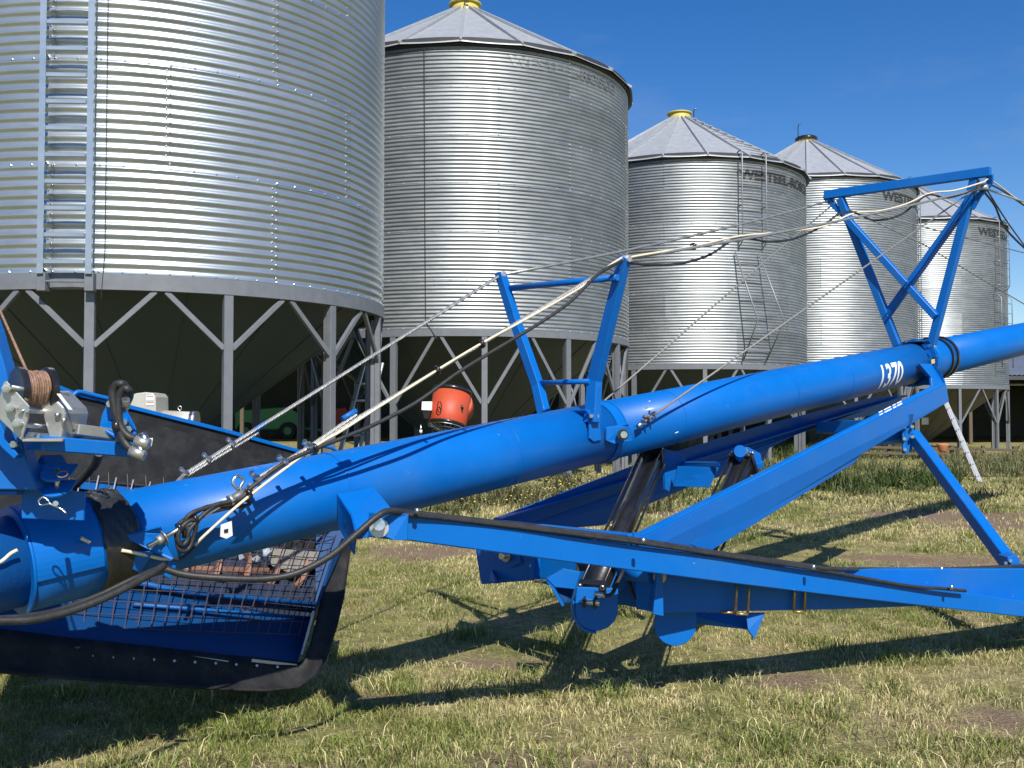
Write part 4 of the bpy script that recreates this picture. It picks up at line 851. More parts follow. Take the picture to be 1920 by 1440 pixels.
# cross bar at the lower end, with the worn stencil
cb0, cb1 = DL(925, 988, -.62), DL(1188, 1018, .60)
cbm = beam('arm_crossbar', cb0, cb1, .06, .085, BLUE, A, bev=.006)
dX = (cb1 - cb0).normalized(); fr = dX.cross(Vector((0, 0, 1))).normalized(); fr = fr if fr.y < 0 else -fr
def flat_text(s, p, ex, ey, nrm, size, m, parent, xs=1):
    me = text_mesh(s, size, xs=xs, bold=.0015); o3 = WL[parent]
    for v in me.vertices: v.co = p + ex * v.co.x + ey * v.co.y + nrm * .002 - o3
    me.materials.append(m); me.name = 'worn_print'; return linked('worn_print', me, parent)
LT = (cb1 - cb0).length
for s_, t_ in (('!', .53), ('1', .64), ('3', .665), ('7', .765), ('0', .79)): flat_text(s_, cb0 + dX * LT * t_ + fr * .031 + Vector((0, 0, -.012)), dX, Vector((0, 0, 1)), fr, .038, WHITE, A)
prism('crossbar_end_plate', [DL(1188, 998, .63), DL(1204, 1000, .63), DL(1206, 1036, .63), DL(1186, 1034, .63)], TN * .015, BLUE, A)
tube('bolt', [DL(1196, 1012, .64), DL(1197, 1013, .66)], .014, STEEL, A, n=6)
# ---- lower cross channel
sX = 2.386
lb = [DS(897, 1028, sX), DS(1240, 1078, sX), DS(1236, 1146, sX), DS(960, 1090, sX), DS(908, 1092, sX)]
prism('lower_cross_channel', [DS(896, 1028, sX), DS(1250, 1068, sX), DS(1240, 1148, sX), DS(1120, 1124, sX), DS(1000, 1088, sX), DS(905, 1095, sX)], TH * .02, BLUE, A, bev=.004)
prism('channel_flange', [DS(896, 1028, sX), DS(1250, 1068, sX), DS(1250, 1068, sX + .14), DS(896, 1028, sX + .14)], (0, 0, .012), BLUE, A)
prism('channel_gusset', [DS(922, 1068, sX - .02), DS(934, 1094, sX - .12), DS(926, 1094, sX - .14), DS(918, 1088, sX)], TH * .01 + TN * .004, BLUE, A)
prism('end_cheek', [DL(893, 1026, -.86), DL(912, 1026, -.86), DL(935, 1094, -.86), DL(903, 1090, -.86)], TN * .02, BLUE, A)
pv = DS(951, 1041, sX - .03); tube('pivot_pin', [pv, pv - TH * .05], .02, STEEL, A, n=14); tube('pivot_washer', [pv, pv - TH * .02], .036, ZINC, A, n=18)
prism('pivot_tab', [DS(955, 1034, sX - .02), DS(972, 1036, sX - .02), DS(979, 1054, sX - .02), DS(958, 1064, sX - .02), DS(948, 1052, sX - .02)], TH * .01, BLUE, A)
prism('rib_plate', [DS(1003, 1040, sX - .05), DS(1008, 1040, sX - .05), DS(1006, 1084, sX - .05), DS(998, 1082, sX - .05)], TH * .05, BLUE, A)
tube('hydraulic_fitting', [DS(1004, 1089, sX - .08), DS(1026, 1087, sX - .08)], .012, STEEL, A, n=8)
prism('gusset_box', [at(1025, 1084, 5.0), at(1056, 1066, 5.0), at(1088, 1072, 5.0), at(1078, 1104, 5.0), at(1040, 1100, 5.0)], (0, .03, .0), BLUE, A)
prism('gusset_box', [at(1025, 1086, 5.0), at(1040, 1101, 5.0), at(1057, 1130, 5.0), at(1052, 1132, 5.0)], (.0, .16, 0), BLUE, A)
prism('gusset_web', [at(1040, 1101, 5.03), at(1080, 1105, 5.08), at(1084, 1128, 5.08), at(1058, 1130, 5.03)], (0, .02, 0), BLUED, A)
prism('cylinder_gusset', [at(1132, 1116, 5.12), at(1158, 1062, 5.12), at(1178, 1096, 5.12), at(1150, 1120, 5.12)], (0, .02, 0), BLUE, A)
prism('grey_block', [at(1080, 1044, 5.1), at(1106, 1048, 5.1), at(1100, 1070, 5.1), at(1080, 1070, 5.1)], (0, .04, 0), mat('dark_grey_paint', (.03, .033, .035), .5), A)
# ---- hinge discs
def disc(cx_, cy_, rp, Yd, yaw):
    c = at(cx_, cy_, Yd); r = rp / F * Yd; e1 = Vector((math.cos(yaw), math.sin(yaw), 0)); e2 = Vector((0, 0, 1)); nr = Vector((math.sin(yaw), -math.cos(yaw), 0))
    pts = [c + e1 * r + e2 * r * .9, c - e1 * r * .9 + e2 * r * 1.0] + arc(c, r, math.pi, 2 * math.pi, 20, e1, e2)
    prism('cylinder_lug', pts, nr * .016, BLUE, A, bev=.003); return c
d1 = disc(1118, 1141, 41, 4.72, .1); d2 = disc(1266, 1170, 40, 4.80, .1)
prism('lug_rim', arc(d1 + Vector((-.0, .03, 0)), .118, math.pi * .9, math.pi * 1.5, 10, Vector((1, .1, 0)), Vector((0, 0, 1))) + arc(d1 + Vector((0, .03, 0)), .108, math.pi * 1.5, math.pi * .9, 10, Vector((1, .1, 0)), Vector((0, 0, 1))), (0, .08, 0), BLUE, A, bev=0)
# ---- hydraulic cylinders
def cyl(bot, top, r, name='hydraulic_cylinder'):
    d = (top - bot).normalized(); _, s, u = frame(d); L_ = (top - bot).length
    o = tube(name, [bot + d * .09, top - d * .06], r, BLACK, A, n=28)
    for a_ in (bot + d * .075, top - d * .075):
        v, f = g_beam(a_, a_ + d * .035, r * 2.25, r * 2.25, up=u); mk('end_cap', v, f, BLACK, o, bev=.004)
    for k in range(4):
        e = (s * (1 if k % 2 else -1) + u * (1 if k < 2 else -1)) * r * .93; tube('tie_bar', [bot + d * .06 + e, top - d * .03 + e], .0075, BLACK, o, n=8)
        tube('tie_nut', [bot + d * .06 + e, bot + d * .075 + e], .013, STEEL, o, n=6); tube('tie_nut', [top - d * .04 + e, top - d * .025 + e], .013, STEEL, o, n=6)
    for sg in (-1, 1): v, f = g_beam(bot + s * sg * .026, bot + d * .085 + s * sg * .026, .012, .05, up=u); mk('clevis_ear', v, f, BLACK, o, bev=.003)
    tube('clevis_pin', [bot - s * .05 + d * .02, bot + s * .05 + d * .02], .014, STEEL, o, n=12)
    v, f = g_beam(top - d * .03, top + d * .05, .03, .05, up=u); mk('rod_eye', v, f, BLACK, o, bev=.003)
    return o
cb_, ct_ = at(1104, 1134, 4.68), DL(1226, 852, -.08)
cyl1 = cyl(cb_, ct_, .06); p = at(1150, 972, 5.0)
cdir = (ct_ - cb_).normalized(); mid = cb_.lerp(ct_, .47); prism('paper_label', [at(1144, 984, mid.y - .064), at(1154, 981, mid.y - .064), at(1156, 990, mid.y - .064), at(1147, 992, mid.y - .064)], (0, .002, 0), LABELW, A, bev=0)
tube('hydraulic_fitting', [at(1114, 1112, 4.62), at(1134, 1117, 4.62)], .012, STEEL, A, n=10)
lead('hydraulic_hose', [at(1134, 1117, 4.62), at(1146, 1114, 4.62), at(1156, 1096, 4.65), at(1166, 1076, 4.7), at(1170, 1066, 4.8)], .009, HOSE)
lead('hydraulic_hose', [at(1168, 1066, 5.0), at(1180, 1090, 5.0), at(1186, 1110, 5.0), at(1192, 1122, 5.0), at(1198, 1128, 5.02)], .009, HOSE)
cyl2 = cyl(at(1262, 1160, 5.05), DL(1399, 858, .33), .066)
prism('cylinder_top_lug', [DL(1380, 858, .36), DL(1386, 842, .36), DL(1400, 838, .36), DL(1424, 850, .36), DL(1428, 872, .36), DL(1396, 886, .36)], TN * .02, BLUE, A, bev=.004)
tube('top_pin', [DL(1396, 846, .38), DL(1400, 846, .30)], .02, STEEL, A, n=14); tube('top_lug_boss', [DL(1386, 846, .33), DL(1388, 846, .4)], .035, BLUE, A, n=18)
beam('lug_foot', DL(1404, 880, .36), DL(1428, 870, .36), .03, .04, BLUE, A)
# cylinder cross member between the arms
cm0, cm1 = DL(1285, 873, -.15), DL(1385, 874, .33)
prism('cylinder_crossmember', [DL(1262, 866, -.18), DL(1345, 866, .3), DL(1350, 874, .33), DL(1262, 874, -.18)], (0, .05, 0), BLUE, A)
prism('cylinder_crossmember', [at(1270, 874, 5.95), at(1348, 876, 5.75), at(1330, 914, 5.75), at(1262, 912, 5.95)], (0, .012, 0), BLUE, A)
prism('cylinder_top_lug', [DL(1243, 842, -.08), DL(1266, 846, -.08), DL(1284, 858, -.08), DL(1282, 880, -.08), DL(1262, 905, -.08), DL(1254, 922, -.08), DL(1246, 918, -.08), DL(1244, 880, -.08)], TN * .02, BLUE, A)
tube('rear_cross_tube', [DL(1566, 827, -.1), DL(1712, 817, .30)], .055, BLUE, A, n=20)
beam('rear_cross_plate', DL(1540, 802, -.3), DL(1650, 797, .25), .12, .09, BLUE, A)
# ---- lower side beam, near lateral arm, strut
def loft4(name, st, th, m=BLUE, bev=.004):
    """beam by stations: (px, top, bottom, depth)"""
    vs = []
    for px_, a_, b_, Yd in st:
        t_, b2 = at(px_, a_, Yd), at(px_, b_, Yd); vs += [t_, b2, b2 + Vector((-.10, th, 0)), t_ + Vector((-.10, th, 0))]
    n = len(st); fs = [(0, 1, 2, 3), tuple(4 * (n - 1) + i for i in (3, 2, 1, 0))]
    for i in range(n - 1):
        for q in range(4): fs.append((4 * i + q, 4 * i + 4 + q, 4 * i + 4 + (q + 1) % 4, 4 * i + (q + 1) % 4))
    return mk(name, vs, fs, m, A, bev=bev, ang=60)
loft4('side_beam', [(1236, 1066, 1149, 4.62), (1560, 1068, 1143, 5.02), (1742, 1068, 1136, 5.4), (2060, 1066, 1132, 6.15)], .09)
prism('side_beam_end', [at(1228, 1064, 4.6), at(1238, 1064, 4.6), at(1240, 1150, 4.6), at(1220, 1146, 4.6)], (0, .14, 0), BLUE, A)
prism('end_post', [at(1186, 1066, 4.95), at(1212, 1068, 4.95), at(1222, 1146, 4.95), at(1205, 1142, 4.95)], (0, .05, 0), BLUE, A)
tube('end_boss', [at(1168, 1072, 4.8), at(1226, 1078, 4.62)], .04, BLUE, A, n=20); tube('end_plug', [at(1234, 1082, 4.64), at(1237, 1082, 4.58)], .03, GOLD, A, n=20)
larm_o = loft4('lateral_arm', [(733, 964, 1012, 3.76), (770, 966, 1014, 3.80), (1060, 1004, 1053, 4.15), (1344, 1044, 1090, 4.52), (1580, 1079, 1119, 4.9), (1920, 1127, 1157, 5.6), (2060, 1147, 1174, 5.95)], .09)
lead('hydraulic_hose', [at(300, 1063, 3.4), at(345, 1077, 3.42), at(420, 1084, 3.45), at(500, 1085, 3.5), at(560, 1073, 3.54), at(620, 1042, 3.58), at(670, 1000, 3.62), at(705, 970, 3.66), at(730, 958, 3.70), at(770, 962, 3.79), at(860, 972, 3.9), at(1000, 989, 4.07), at(1180, 1011, 4.29), at(1344, 1037, 4.52), at(1500, 1059, 4.75), at(1560, 1067, 4.85), at(1640, 1068, 5.3), at(1760, 1068, 5.55), at(1920, 1062, 5.9), at(2020, 1062, 6.1)], .0125, HOSE)
lead('hydraulic_hose', [at(740, 962, 3.74), at(860, 975, 3.89), at(1000, 992, 4.06), at(1180, 1015, 4.27), at(1344, 1040, 4.5), at(1500, 1063, 4.73), at(1700, 1098, 5.1), at(1760, 1103, 5.2), at(1810, 1108, 5.3)], .009, HOSE)
lead('hydraulic_hose', [at(730, 962, 3.78), at(860, 976, 3.97), at(1180, 1015, 4.37), at(1344, 1040, 4.6)], .011, HOSE)
for px_, py_, Yd in ((782, 956, 3.75), (1206, 1012, 4.2), (1525, 1062, 4.7), (1765, 1066, 5.5), (1784, 1100, 5.2)): tube('hose_clamp', [at(px_, py_ + 6, Yd), at(px_, py_ - 3, Yd)], .010, STEEL, A, n=8)
# arm root bracket
prism('arm_bracket', [DL(633, 926, .18), DL(700, 913, .18), DL(733, 955, .40), DL(736, 962, .40), DL(690, 985, .42), DL(668, 1000, .42), DL(660, 965, .32)], TN * .010, BLUE, A)
prism('arm_bracket_face', [DL(633, 926, .18), DL(660, 966, .34), DL(668, 1002, .42), DL(664, 1040, .3), DL(636, 990, .17)], TN * .012, BLUE, A)
prism('arm_fork', [at(690, 985, 3.74), at(735, 962, 3.74), at(766, 964, 3.76), at(764, 1013, 3.76), at(738, 1012, 3.74), at(705, 1000, 3.74)], (0, .012, 0), BLUE, A)
prism('arm_fork', [at(664, 1012, 3.86), at(668, 992, 3.86), at(740, 966, 3.86), at(764, 966, 3.86), at(762, 1008, 3.86), at(700, 1006, 3.86)], (0, .012, 0), BLUE, A)
tube('fork_pin', [at(713, 985, 3.76), at(711, 984, 3.68)], .022, STEEL, A, n=14); tube('fork_washer', [at(711, 990, 3.735), at(711, 990, 3.728)], .036, ZINC, A, n=22)
# U bolts on the side beam
for px_, y1_ in ((1379, 1150), (1402, 1151), (1488, 1146), (1508, 1147)):
    Yd = 4.74 + (px_ - 1379) * .0015; tube('u_bolt_leg', [at(px_ + 3, 1088, Yd), at(px_, y1_, Yd)], .007, GOLD, A, n=8)
for a_, b_, y_ in ((1353, 1380, 1149), (1379, 1402, 1152), (1488, 1508, 1148)): tube('u_bolt_foot', [at(a_, y_ - 1, 4.76), at(b_, y_, 4.76)], .007, GOLD, A, n=8)
prism('angle_bracket', [at(1276, 1148, 5.0), at(1430, 1149, 5.0), at(1412, 1197, 4.9), at(1400, 1180, 4.9), at(1290, 1168, 5.0)], (0, .012, 0), BLUE, A)
prism('angle_bracket', [at(1398, 1150, 4.86), at(1434, 1149, 4.86), at(1414, 1198, 4.84), at(1402, 1180, 4.84)], (0, .012, 0), BLUE, A)
b = MB()
for k in range(9): 
    p = at(1240 + k * 5 + random.uniform(-2, 2), 1150 + random.uniform(-3, 7), 4.86); b.add(*g_tube([p, p + Vector((random.uniform(-.015, .015), -.01, random.uniform(-.03, .03)))], .007, 6))
b.build('chain_links', mat('dark_steel', (.06, .06, .055), .4, .8), A)
s0, s1 = at(1712, 815, 7.55), at(1893, 1058, 6.2)
beam('support_strut', s0, s1, .075, .09, BLUE, A, bev=.005)
prism('strut_plate', [at(1690, 792, 7.5), at(1698, 778, 7.48), at(1712, 776, 7.48), at(1709, 797, 7.5), at(1710, 842, 7.5), at(1700, 852, 7.5), at(1692, 850, 7.5)], (.0, .02, 0), BLUE, A)
prism('strut_plate', [at(1694, 779, 7.46), at(1713, 776, 7.46), at(1709, 796, 7.46), at(1691, 800, 7.46)], (.0, .01, 0), BLUED, A)
for px_, py_ in ((1696, 801), (1711, 800), (1696, 823), (1697, 843), (1711, 819)): tube('bolt', [at(px_, py_, 7.5), at(px_, py_, 7.44)], .014, STEEL, A, n=6)
prism('strut_shoe', [at(1880, 1042, 6.1), at(1898, 1037, 6.1), at(1902, 1050, 6.1), at(1922, 1066, 6.1), at(1882, 1066, 6.1)], (0, .12, 0), BLUE, A)
for px_, py_ in ((1886, 1056), (1895, 1052)): tube('bolt', [at(px_, py_, 6.05), at(px_, py_, 6.0)], .011, STEEL, A, n=6)
# axle and wheels just beyond the frame
ax_c = Vector((3.72, 6.2, .27)); beam('axle', ax_c - TN * .25, ax_c + TN * .1, .1, .1, BLUE, A)
for sg in (.25,):
    c = ax_c + TN * sg; wh = tube('wheel', [c - TN * .1, c - TN * .09, c + TN * .09, c + TN * .1], [.30, .36, .36, .30], RUBBER, A, n=40); tube('rim', [c - TN * .105, c + TN * .105], .2, LABELW, wh, n=28)
# scuffs on the paint
def scuff(px_, py_, l_, w_): tube('paint_chip', [DL(px_, py_, l_), DL(px_ + w_, py_ - .4 * w_, l_)], .003, LABELW, A, n=5)
for a_ in ((1216, 753, .165, 3), (1266, 812, .17, 6)): scuff(*a_)

# ---------------------------------------------------------------- intake hopper (part of the auger), pixel anchored on planes beside the tube
def HL(px, py, l): return DL(px, py, -.55 + (l - .2) * .6)      # the hopper lies on the far side of the tube
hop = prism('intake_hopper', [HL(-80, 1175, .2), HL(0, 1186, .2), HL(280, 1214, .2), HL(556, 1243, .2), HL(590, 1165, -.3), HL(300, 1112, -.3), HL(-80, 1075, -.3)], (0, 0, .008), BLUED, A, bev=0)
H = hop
TROUGH = mat('shaded_trough_steel', (.012, .018, .03), .6, .2, scale=6, base2=(.03, .045, .09))  # near-black colour paints in the deep shade of the trough
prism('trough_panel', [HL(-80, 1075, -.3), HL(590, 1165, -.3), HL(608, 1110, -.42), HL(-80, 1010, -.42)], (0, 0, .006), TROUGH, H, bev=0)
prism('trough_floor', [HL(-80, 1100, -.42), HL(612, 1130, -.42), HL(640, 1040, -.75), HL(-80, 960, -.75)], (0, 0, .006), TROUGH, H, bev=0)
prism('shaded_back_panel', [HL(-80, 985, -.75), HL(640, 1055, -.75), HL(588, 880, -1.02), HL(350, 812, -1.02), HL(-80, 690, -1.02)], (0, .008, 0), RUBBER, H, bev=0)  # black material stands in for the shade inside the hopper
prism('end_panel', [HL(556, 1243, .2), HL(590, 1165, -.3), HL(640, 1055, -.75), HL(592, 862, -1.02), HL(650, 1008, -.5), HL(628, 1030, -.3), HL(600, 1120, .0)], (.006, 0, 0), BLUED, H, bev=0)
# black flap on the back rim, blue rim rail
prism('back_flap', [HL(-80, 655, -1.04), HL(136, 742, -1.04), HL(300, 780, -1.04), HL(420, 812, -1.04), HL(572, 853, -1.04), HL(575, 872, -1.0), HL(500, 868, -1.0), HL(300, 848, -1.0), HL(140, 826, -1.0), HL(-80, 775, -1.0)], (0, .012, 0), RUBBER, H, bev=0)
rail = [HL(-80, 650, -1.05), HL(136, 738, -1.05), HL(180, 748, -1.05), HL(300, 778, -1.05), HL(420, 808, -1.05), HL(572, 850, -1.05)]
for a_, b_ in zip(rail, rail[1:]): beam('rim_rail', a_, b_, .05, .02, BLUE, H, bev=.002)
tube('lift_handle', spline([HL(140, 756, -1.0), HL(136, 746, -1.0), HL(142, 737, -1.0), HL(152, 735, -1.0), HL(180, 742, -1.0), HL(206, 748, -1.0)], 5), .011, BLUE, H, n=10)
tube('lift_handle', spline([HL(590, 838, -1.0), HL(605, 837, -1.0), HL(622, 840, -1.0), HL(634, 848, -1.0)], 5), .010, BLUE, H, n=8)
# inner ledge with grate wire ends (seen above the tube at the left)
prism('inner_ledge', [HL(136, 902, -.85), HL(258, 918, -.85), HL(300, 924, -.85), HL(300, 934, -.8), HL(136, 912, -.8)], (0, .004, .01), BLUEW, H, bev=0)
# front flap: hangs from the lower panel, outward, with clamp strips
front = [(-80, 1168, 1252), (0, 1180, 1262), (140, 1197, 1276), (280, 1211, 1287), (420, 1228, 1295), (500, 1236, 1297), (560, 1242, 1291)]
fl = MB(); tp = [HL(x, y, .215) for x, y, _ in front]; bt = [HL(x, y, .36) for x, _, y in front]
corner = [(560, 1242, 560, 1291, .36), (572, 1234, 588, 1272, .30), (580, 1210, 612, 1236, .22), (592, 1166, 632, 1176, .06), (604, 1110, 645, 1120, -.12), (616, 1060, 654, 1060, -.32), (640, 1010, 662, 1005, -.48)]
outer = bt + [HL(c[2], c[3], c[4]) for c in corner[1:]]; inner = tp + [HL(c[0], c[1], c[4] - .02) for c in corner[1:]]
vs = []; fs = []; n = len(outer); m_ = 5
for i in range(n):
    for j in range(m_ + 1):
        t = j / m_; p = inner[i].lerp(outer[i], t); p = p + Vector((0, 0, -.035 * math.sin(math.pi * t) * (1 if i < 7 else .5))) + Vector((0, .006 * math.sin(i * 1.7 + 3 * t), 0)); vs.append(p)
for i in range(n - 1):
    for j in range(m_): a = i * (m_ + 1) + j; fs.append((a, a + 1, a + m_ + 2, a + m_ + 1))
ff = mk('front_flap', vs, fs, RUBBER, H, smooth=True); sm = ff.modifiers.new('s', 'SOLIDIFY'); sm.thickness = .008
for (xa, ya, xb, yb) in ((36, 1206, 116, 1213), (-60, 1170, 3, 1200), (120, 1214, 140, 1217), (196, 1217, 290, 1230), (338, 1229, 428, 1242), (472, 1238, 556, 1248)):
    beam('clamp_strip', HL(xa, ya, .235), HL(xb, yb, .235), .006, .014, BEIGE, H, bev=.001)
beam('clamp_strip', HL(588, 1146, .1), HL(566, 1228, .22), .008, .014, BEIGE, H, bev=.001)
prism('torn_patch', [HL(112, 1217, .25), HL(152, 1212, .25), HL(140, 1224, .25), HL(120, 1232, .26)], (0, .003, 0), mat('grey_rubber_patch', (.09, .09, .09), .7), H, bev=0)
for k in range(14): p = HL(20 + 540 * k / 14, 1222 + 2.2 * k, .25); tube('bolt', [p, p + Vector((0, -.012, .004))], .006, STEEL, H, n=6)
# inner rails of the trough
tube('trough_rail', [HL(200, 1080, -.28), HL(345, 1110, -.28), HL(600, 1134, -.28)], .013, BLUEW, H, n=10)
tube('trough_rail', [HL(250, 1133, -.12), HL(592, 1160, -.16)], .009, BLUEW, H, n=8)
# wire grate
def grate():
    wires = MB(); a0, a1 = Vector(HL(130, 1175, .06)), Vector(HL(560, 1190, .04)); b0, b1 = Vector(HL(150, 960, -.62)), Vector(HL(640, 985, -.66))
    n = 19; m2 = 12; bow = lambda t: Vector((0, 0, .05 * math.sin(math.pi * t)))
    for i in range(n + 1):
        u = i / n; p, q = a0.lerp(a1, u), b0.lerp(b1, u); wires.add(*g_tube([p.lerp(q, t / 6) + bow(t / 6) for t in range(7)], .0027, 5))
    for j in range(m2 + 1):
        t = j / m2; p, q = a0.lerp(b0, t) + bow(t), a1.lerp(b1, t) + bow(t); wires.add(*g_tube([p, q], .0027, 5))
    GW = mat('grimy_grate_wire', (.012, .04, .10), .6, .2, scale=20, base2=(.10, .06, .04)); g = wires.build('wire_grate', GW, H); g['kind'] = 'stuff'
    w2 = MB(); a0, a1 = Vector(HL(130, 985, -.66)), Vector(HL(560, 985, -.70)); b0, b1 = Vector(HL(130, 842, -.96)), Vector(HL(540, 900, -.96))
    for i in range(14): u = i / 13; w2.add(*g_tube([a0.lerp(a1, u), b0.lerp(b1, u)], .0026, 5))
    for j in range(6): t = j / 5; w2.add(*g_tube([a0.lerp(b0, t), a1.lerp(b1, t)], .0026, 5))
    g = w2.build('wire_grate', GW, H); g['kind'] = 'stuff'
grate()
b = MB()
for px_ in (152, 185, 218, 250, 282): b.add(*g_tube([HL(px_ - 8, 932, -.7), HL(px_, 888 + (px_ - 152) * .12, -.84)], .0032, 5))
b.build('grate_wire_ends', GALVR, H)
# screw flighting along the trough
def flight():
    p0, p1 = HL(60, 1062, -.55), HL(600, 1075, -.62); d, s, u = frame(p1 - p0); L_ = (p1 - p0).length; N = 230; vs = []; fs = []
    for i in range(N + 1):
        t = i / N; a = 2 * math.pi * t * L_ / .17; c = p0 + d * L_ * t
        for r in (.02, .108): e = (s * math.cos(a) + u * math.sin(a)) * r; vs.append(c + e); 
    for i in range(N): fs.append((2 * i, 2 * i + 1, 2 * i + 3, 2 * i + 2))
    o = mk('screw_flighting', vs, fs, RUST, H, smooth=True); mo = o.modifiers.new('s', 'SOLIDIFY'); mo.thickness = .005
    tube('screw_shaft', [p0, p1], .024, RUST, H, n=14)
flight()
prism('trough_guard', [HL(500, 1028, -.52), HL(600, 1036, -.56), HL(590, 1062, -.5), HL(556, 1078, -.46), HL(510, 1060, -.5)], (0, .004, .004), mat('grimy_guard_plate', (.16, .15, .13), .6, 0, scale=20, base2=(.28, .26, .23)), H, bev=0)
for k, (px_, py_) in enumerate(((452, 1040), (482, 1050), (500, 1036))):
    c = HL(px_, py_, -.35); vs = [c + Vector((rng.normal(0, .014), rng.normal(0, .01), rng.normal(0, .012))) for _ in range(14)]; me = bpy.data.meshes.new('plastic_scrap'); bm = bmesh.new()
    for v_ in vs: bm.verts.new(v_ - WL[H])
    bmesh.ops.convex_hull(bm, input=bm.verts); bm.to_mesh(me); bm.free(); me.materials.append(PLASTIC); o = bpy.data.objects.new('plastic_scrap', me); col.objects.link(o); o.parent = H

# ---------------------------------------------------------------- aeration gear and clutter under the silos
fan = empty('fan_heater', at(845, 858, 13.6)); fan.location.z = 0; WL[fan] = fan.location.copy()
setp(fan, 'round orange fan heater with wire guard standing under the second silo', 'heater')
YO = 13.55; oc0, oc1 = at(838, 798, YO - .05), at(848, 738, YO + .08); od = (oc1 - oc0).normalized()
_, fs_, fu_ = frame(od)
body = tube('drum', [oc0, oc0.lerp(oc1, .02), oc1], [.255, .262, .262], ORANGE, fan, n=48)
tube('drum_band', [oc0 - od * .01, oc0 + od * .02], .268, BLACK, body, n=48); tube('back_drum', [oc1 + Vector((.05, .1, -.12)), oc1 + Vector((.07, .35, -.22))], .22, ORANGE, fan, n=40); tube('back_band', [oc1 - od * .005, oc1 + od * .05], .272, BLACK, body, n=48)
gm = MB()
for k in range(8): a = k * math.pi / 8; e = fs_ * math.cos(a) + fu_ * math.sin(a); gm.add(*g_tube([oc0 - e * .25 - od * .02, oc0 - od * .10, oc0 + e * .25 - od * .02], .006, 5))
for r_, h_ in ((.25, .03), (.17, .06), (.09, .085)): gm.add(*g_tube(arc(oc0 - od * h_, r_, 0, 2 * math.pi, 32, fs_, fu_), .006, 5))
gm.build('wire_guard', STEEL, fan)
vcam = Vector((0, -1, .1)).normalized()
tube('drum_handle', arc(at(824, 763, YO - .29), .075, 0, 2 * math.pi, 20, Vector((.35, 0, 0)), Vector((0, 0, 1))), .007, BLACK, body, n=6)
tube('drum_latch', [at(866, 760, YO - .21), at(868, 768, YO - .21)], .014, BLACK, body, n=8)
prism('control_box', [at(792, 753, YO - .15), at(811, 753, YO - .15), at(810, 770, YO - .18), at(791, 769, YO - .18)], (0, .16, 0), LABELW, fan, bev=.006)
prism('box_base', [at(792, 770, YO - .1), at(809, 770, YO - .1), at(804, 786, YO - .08), at(796, 784, YO - .08)], (0, .1, 0), FRAME, fan)
tube('gas_valve', [at(789, 796, YO - .1), at(789, 815, YO - .1)], .012, STEEL, fan, n=8); tube('valve_body', [at(789, 806, YO - .1), at(789, 812, YO - .1)], .022, LABELW, fan, n=8)
for sx_ in (-.2, .2): beam('stand_leg', Vector((oc0.x + sx_, YO + .05, 0)), Vector((oc0.x + sx_, YO + .05, oc0.z - .02)), .04, .04, BLACK, fan)
beam('stand_rail', Vector((oc0.x - .22, YO + .05, oc0.z - .2)), Vector((oc0.x + .22, YO + .05, oc0.z - .2)), .04, .04, BLACK, fan)
lead('black_lead', [at(795, 790, YO), at(796, 830, YO)], .004, HOSE) if False else None

blw = empty('aeration_blower', at(310, 860, 9.6)); blw.location.z = 0; WL[blw] = blw.location.copy(); setp(blw, 'beige aeration blower with electric motor and white labels under the nearest silo', 'blower')
YB = 9.5
hs_pts = [at(259, 742, YB), at(268, 738, YB), at(285, 736, YB), at(299, 738, YB), at(304, 745, YB), at(305, 796, YB), at(259, 790, YB)]
prism('fan_housing', hs_pts, (0, .35, 0), BEIGE, blw, bev=.01, seg=2)
tube('fan_scroll', [at(266, 790, YB + .1), at(256, 790, YB + .3)], .2, BEIGE, blw, n=30)
prism('housing_flange', [at(256, 737, YB + .2), at(314, 741, YB + .2), at(305, 750, YB + .2), at(256, 742, YB + .2)], (0, .2, 0), BLACK, blw)
for y0_, y1_ in ((741, 751), (753, 760)): prism('warning_label', [at(274, y0_, YB - .18), at(289, y0_, YB - .18), at(289, y1_, YB - .18), at(274, y1_, YB - .18)], (0, .003, 0), LABELW, blw, bev=0)
for y0_ in (742.5, 754): prism('label_stripe', [at(275, y0_, YB - .183), at(288, y0_, YB - .183), at(288, y0_ + .9, YB - .183), at(275, y0_ + .9, YB - .183)], (0, .002, 0), REDM, blw, bev=0)
m0, m1 = at(306, 787, YB + .05), at(366, 790, YB + .05); tube('motor', [m0, m1 - (m1 - m0) * .1, m1], [.092, .092, .08], BEIGE, blw, n=30)
tube('motor_cap', [m1 - (m1 - m0) * .13, m1 + (m1 - m0) * .06], .10, STEEL, blw, n=30)
tube('lifting_eye', arc(at(337, 765, YB + .05), .018, 0, 2 * math.pi, 14, Vector((1, 0, 0)), Vector((0, 0, 1))), .005, STEEL, blw, n=6); tube('eye_stem', [at(337, 768, YB + .05), at(337, 774, YB + .05)], .006, STEEL, blw, n=6)
prism('switch_box', [at(306, 777, YB - .08), at(321, 777, YB - .08), at(321, 797, YB - .08), at(306, 796, YB - .08)], (0, .05, 0), BEIGE, blw); prism('switch_face', [at(309, 780, YB - .107), at(319, 780, YB - .107), at(319, 794, YB - .107), at(309, 794, YB - .107)], (0, .002, 0), LABELW, blw, bev=0); prism('switch_knob', [at(313, 782, YB - .115), at(316, 782, YB - .115), at(316, 788, YB - .115), at(313, 788, YB - .115)], (0, .006, 0), BLACK, blw, bev=0)
for x_ in (262, 300, 350): p_ = at(x_, 800, YB + .1); beam('stand_leg', Vector((p_.x, p_.y, 0)), Vector((p_.x, p_.y, at(x_, 795, YB).z - .02)), .05, .05, FRAME, blw)
beam('stand_rail', at(258, 800, YB + .1), at(366, 800, YB + .1), .3, .04, FRAME, blw)

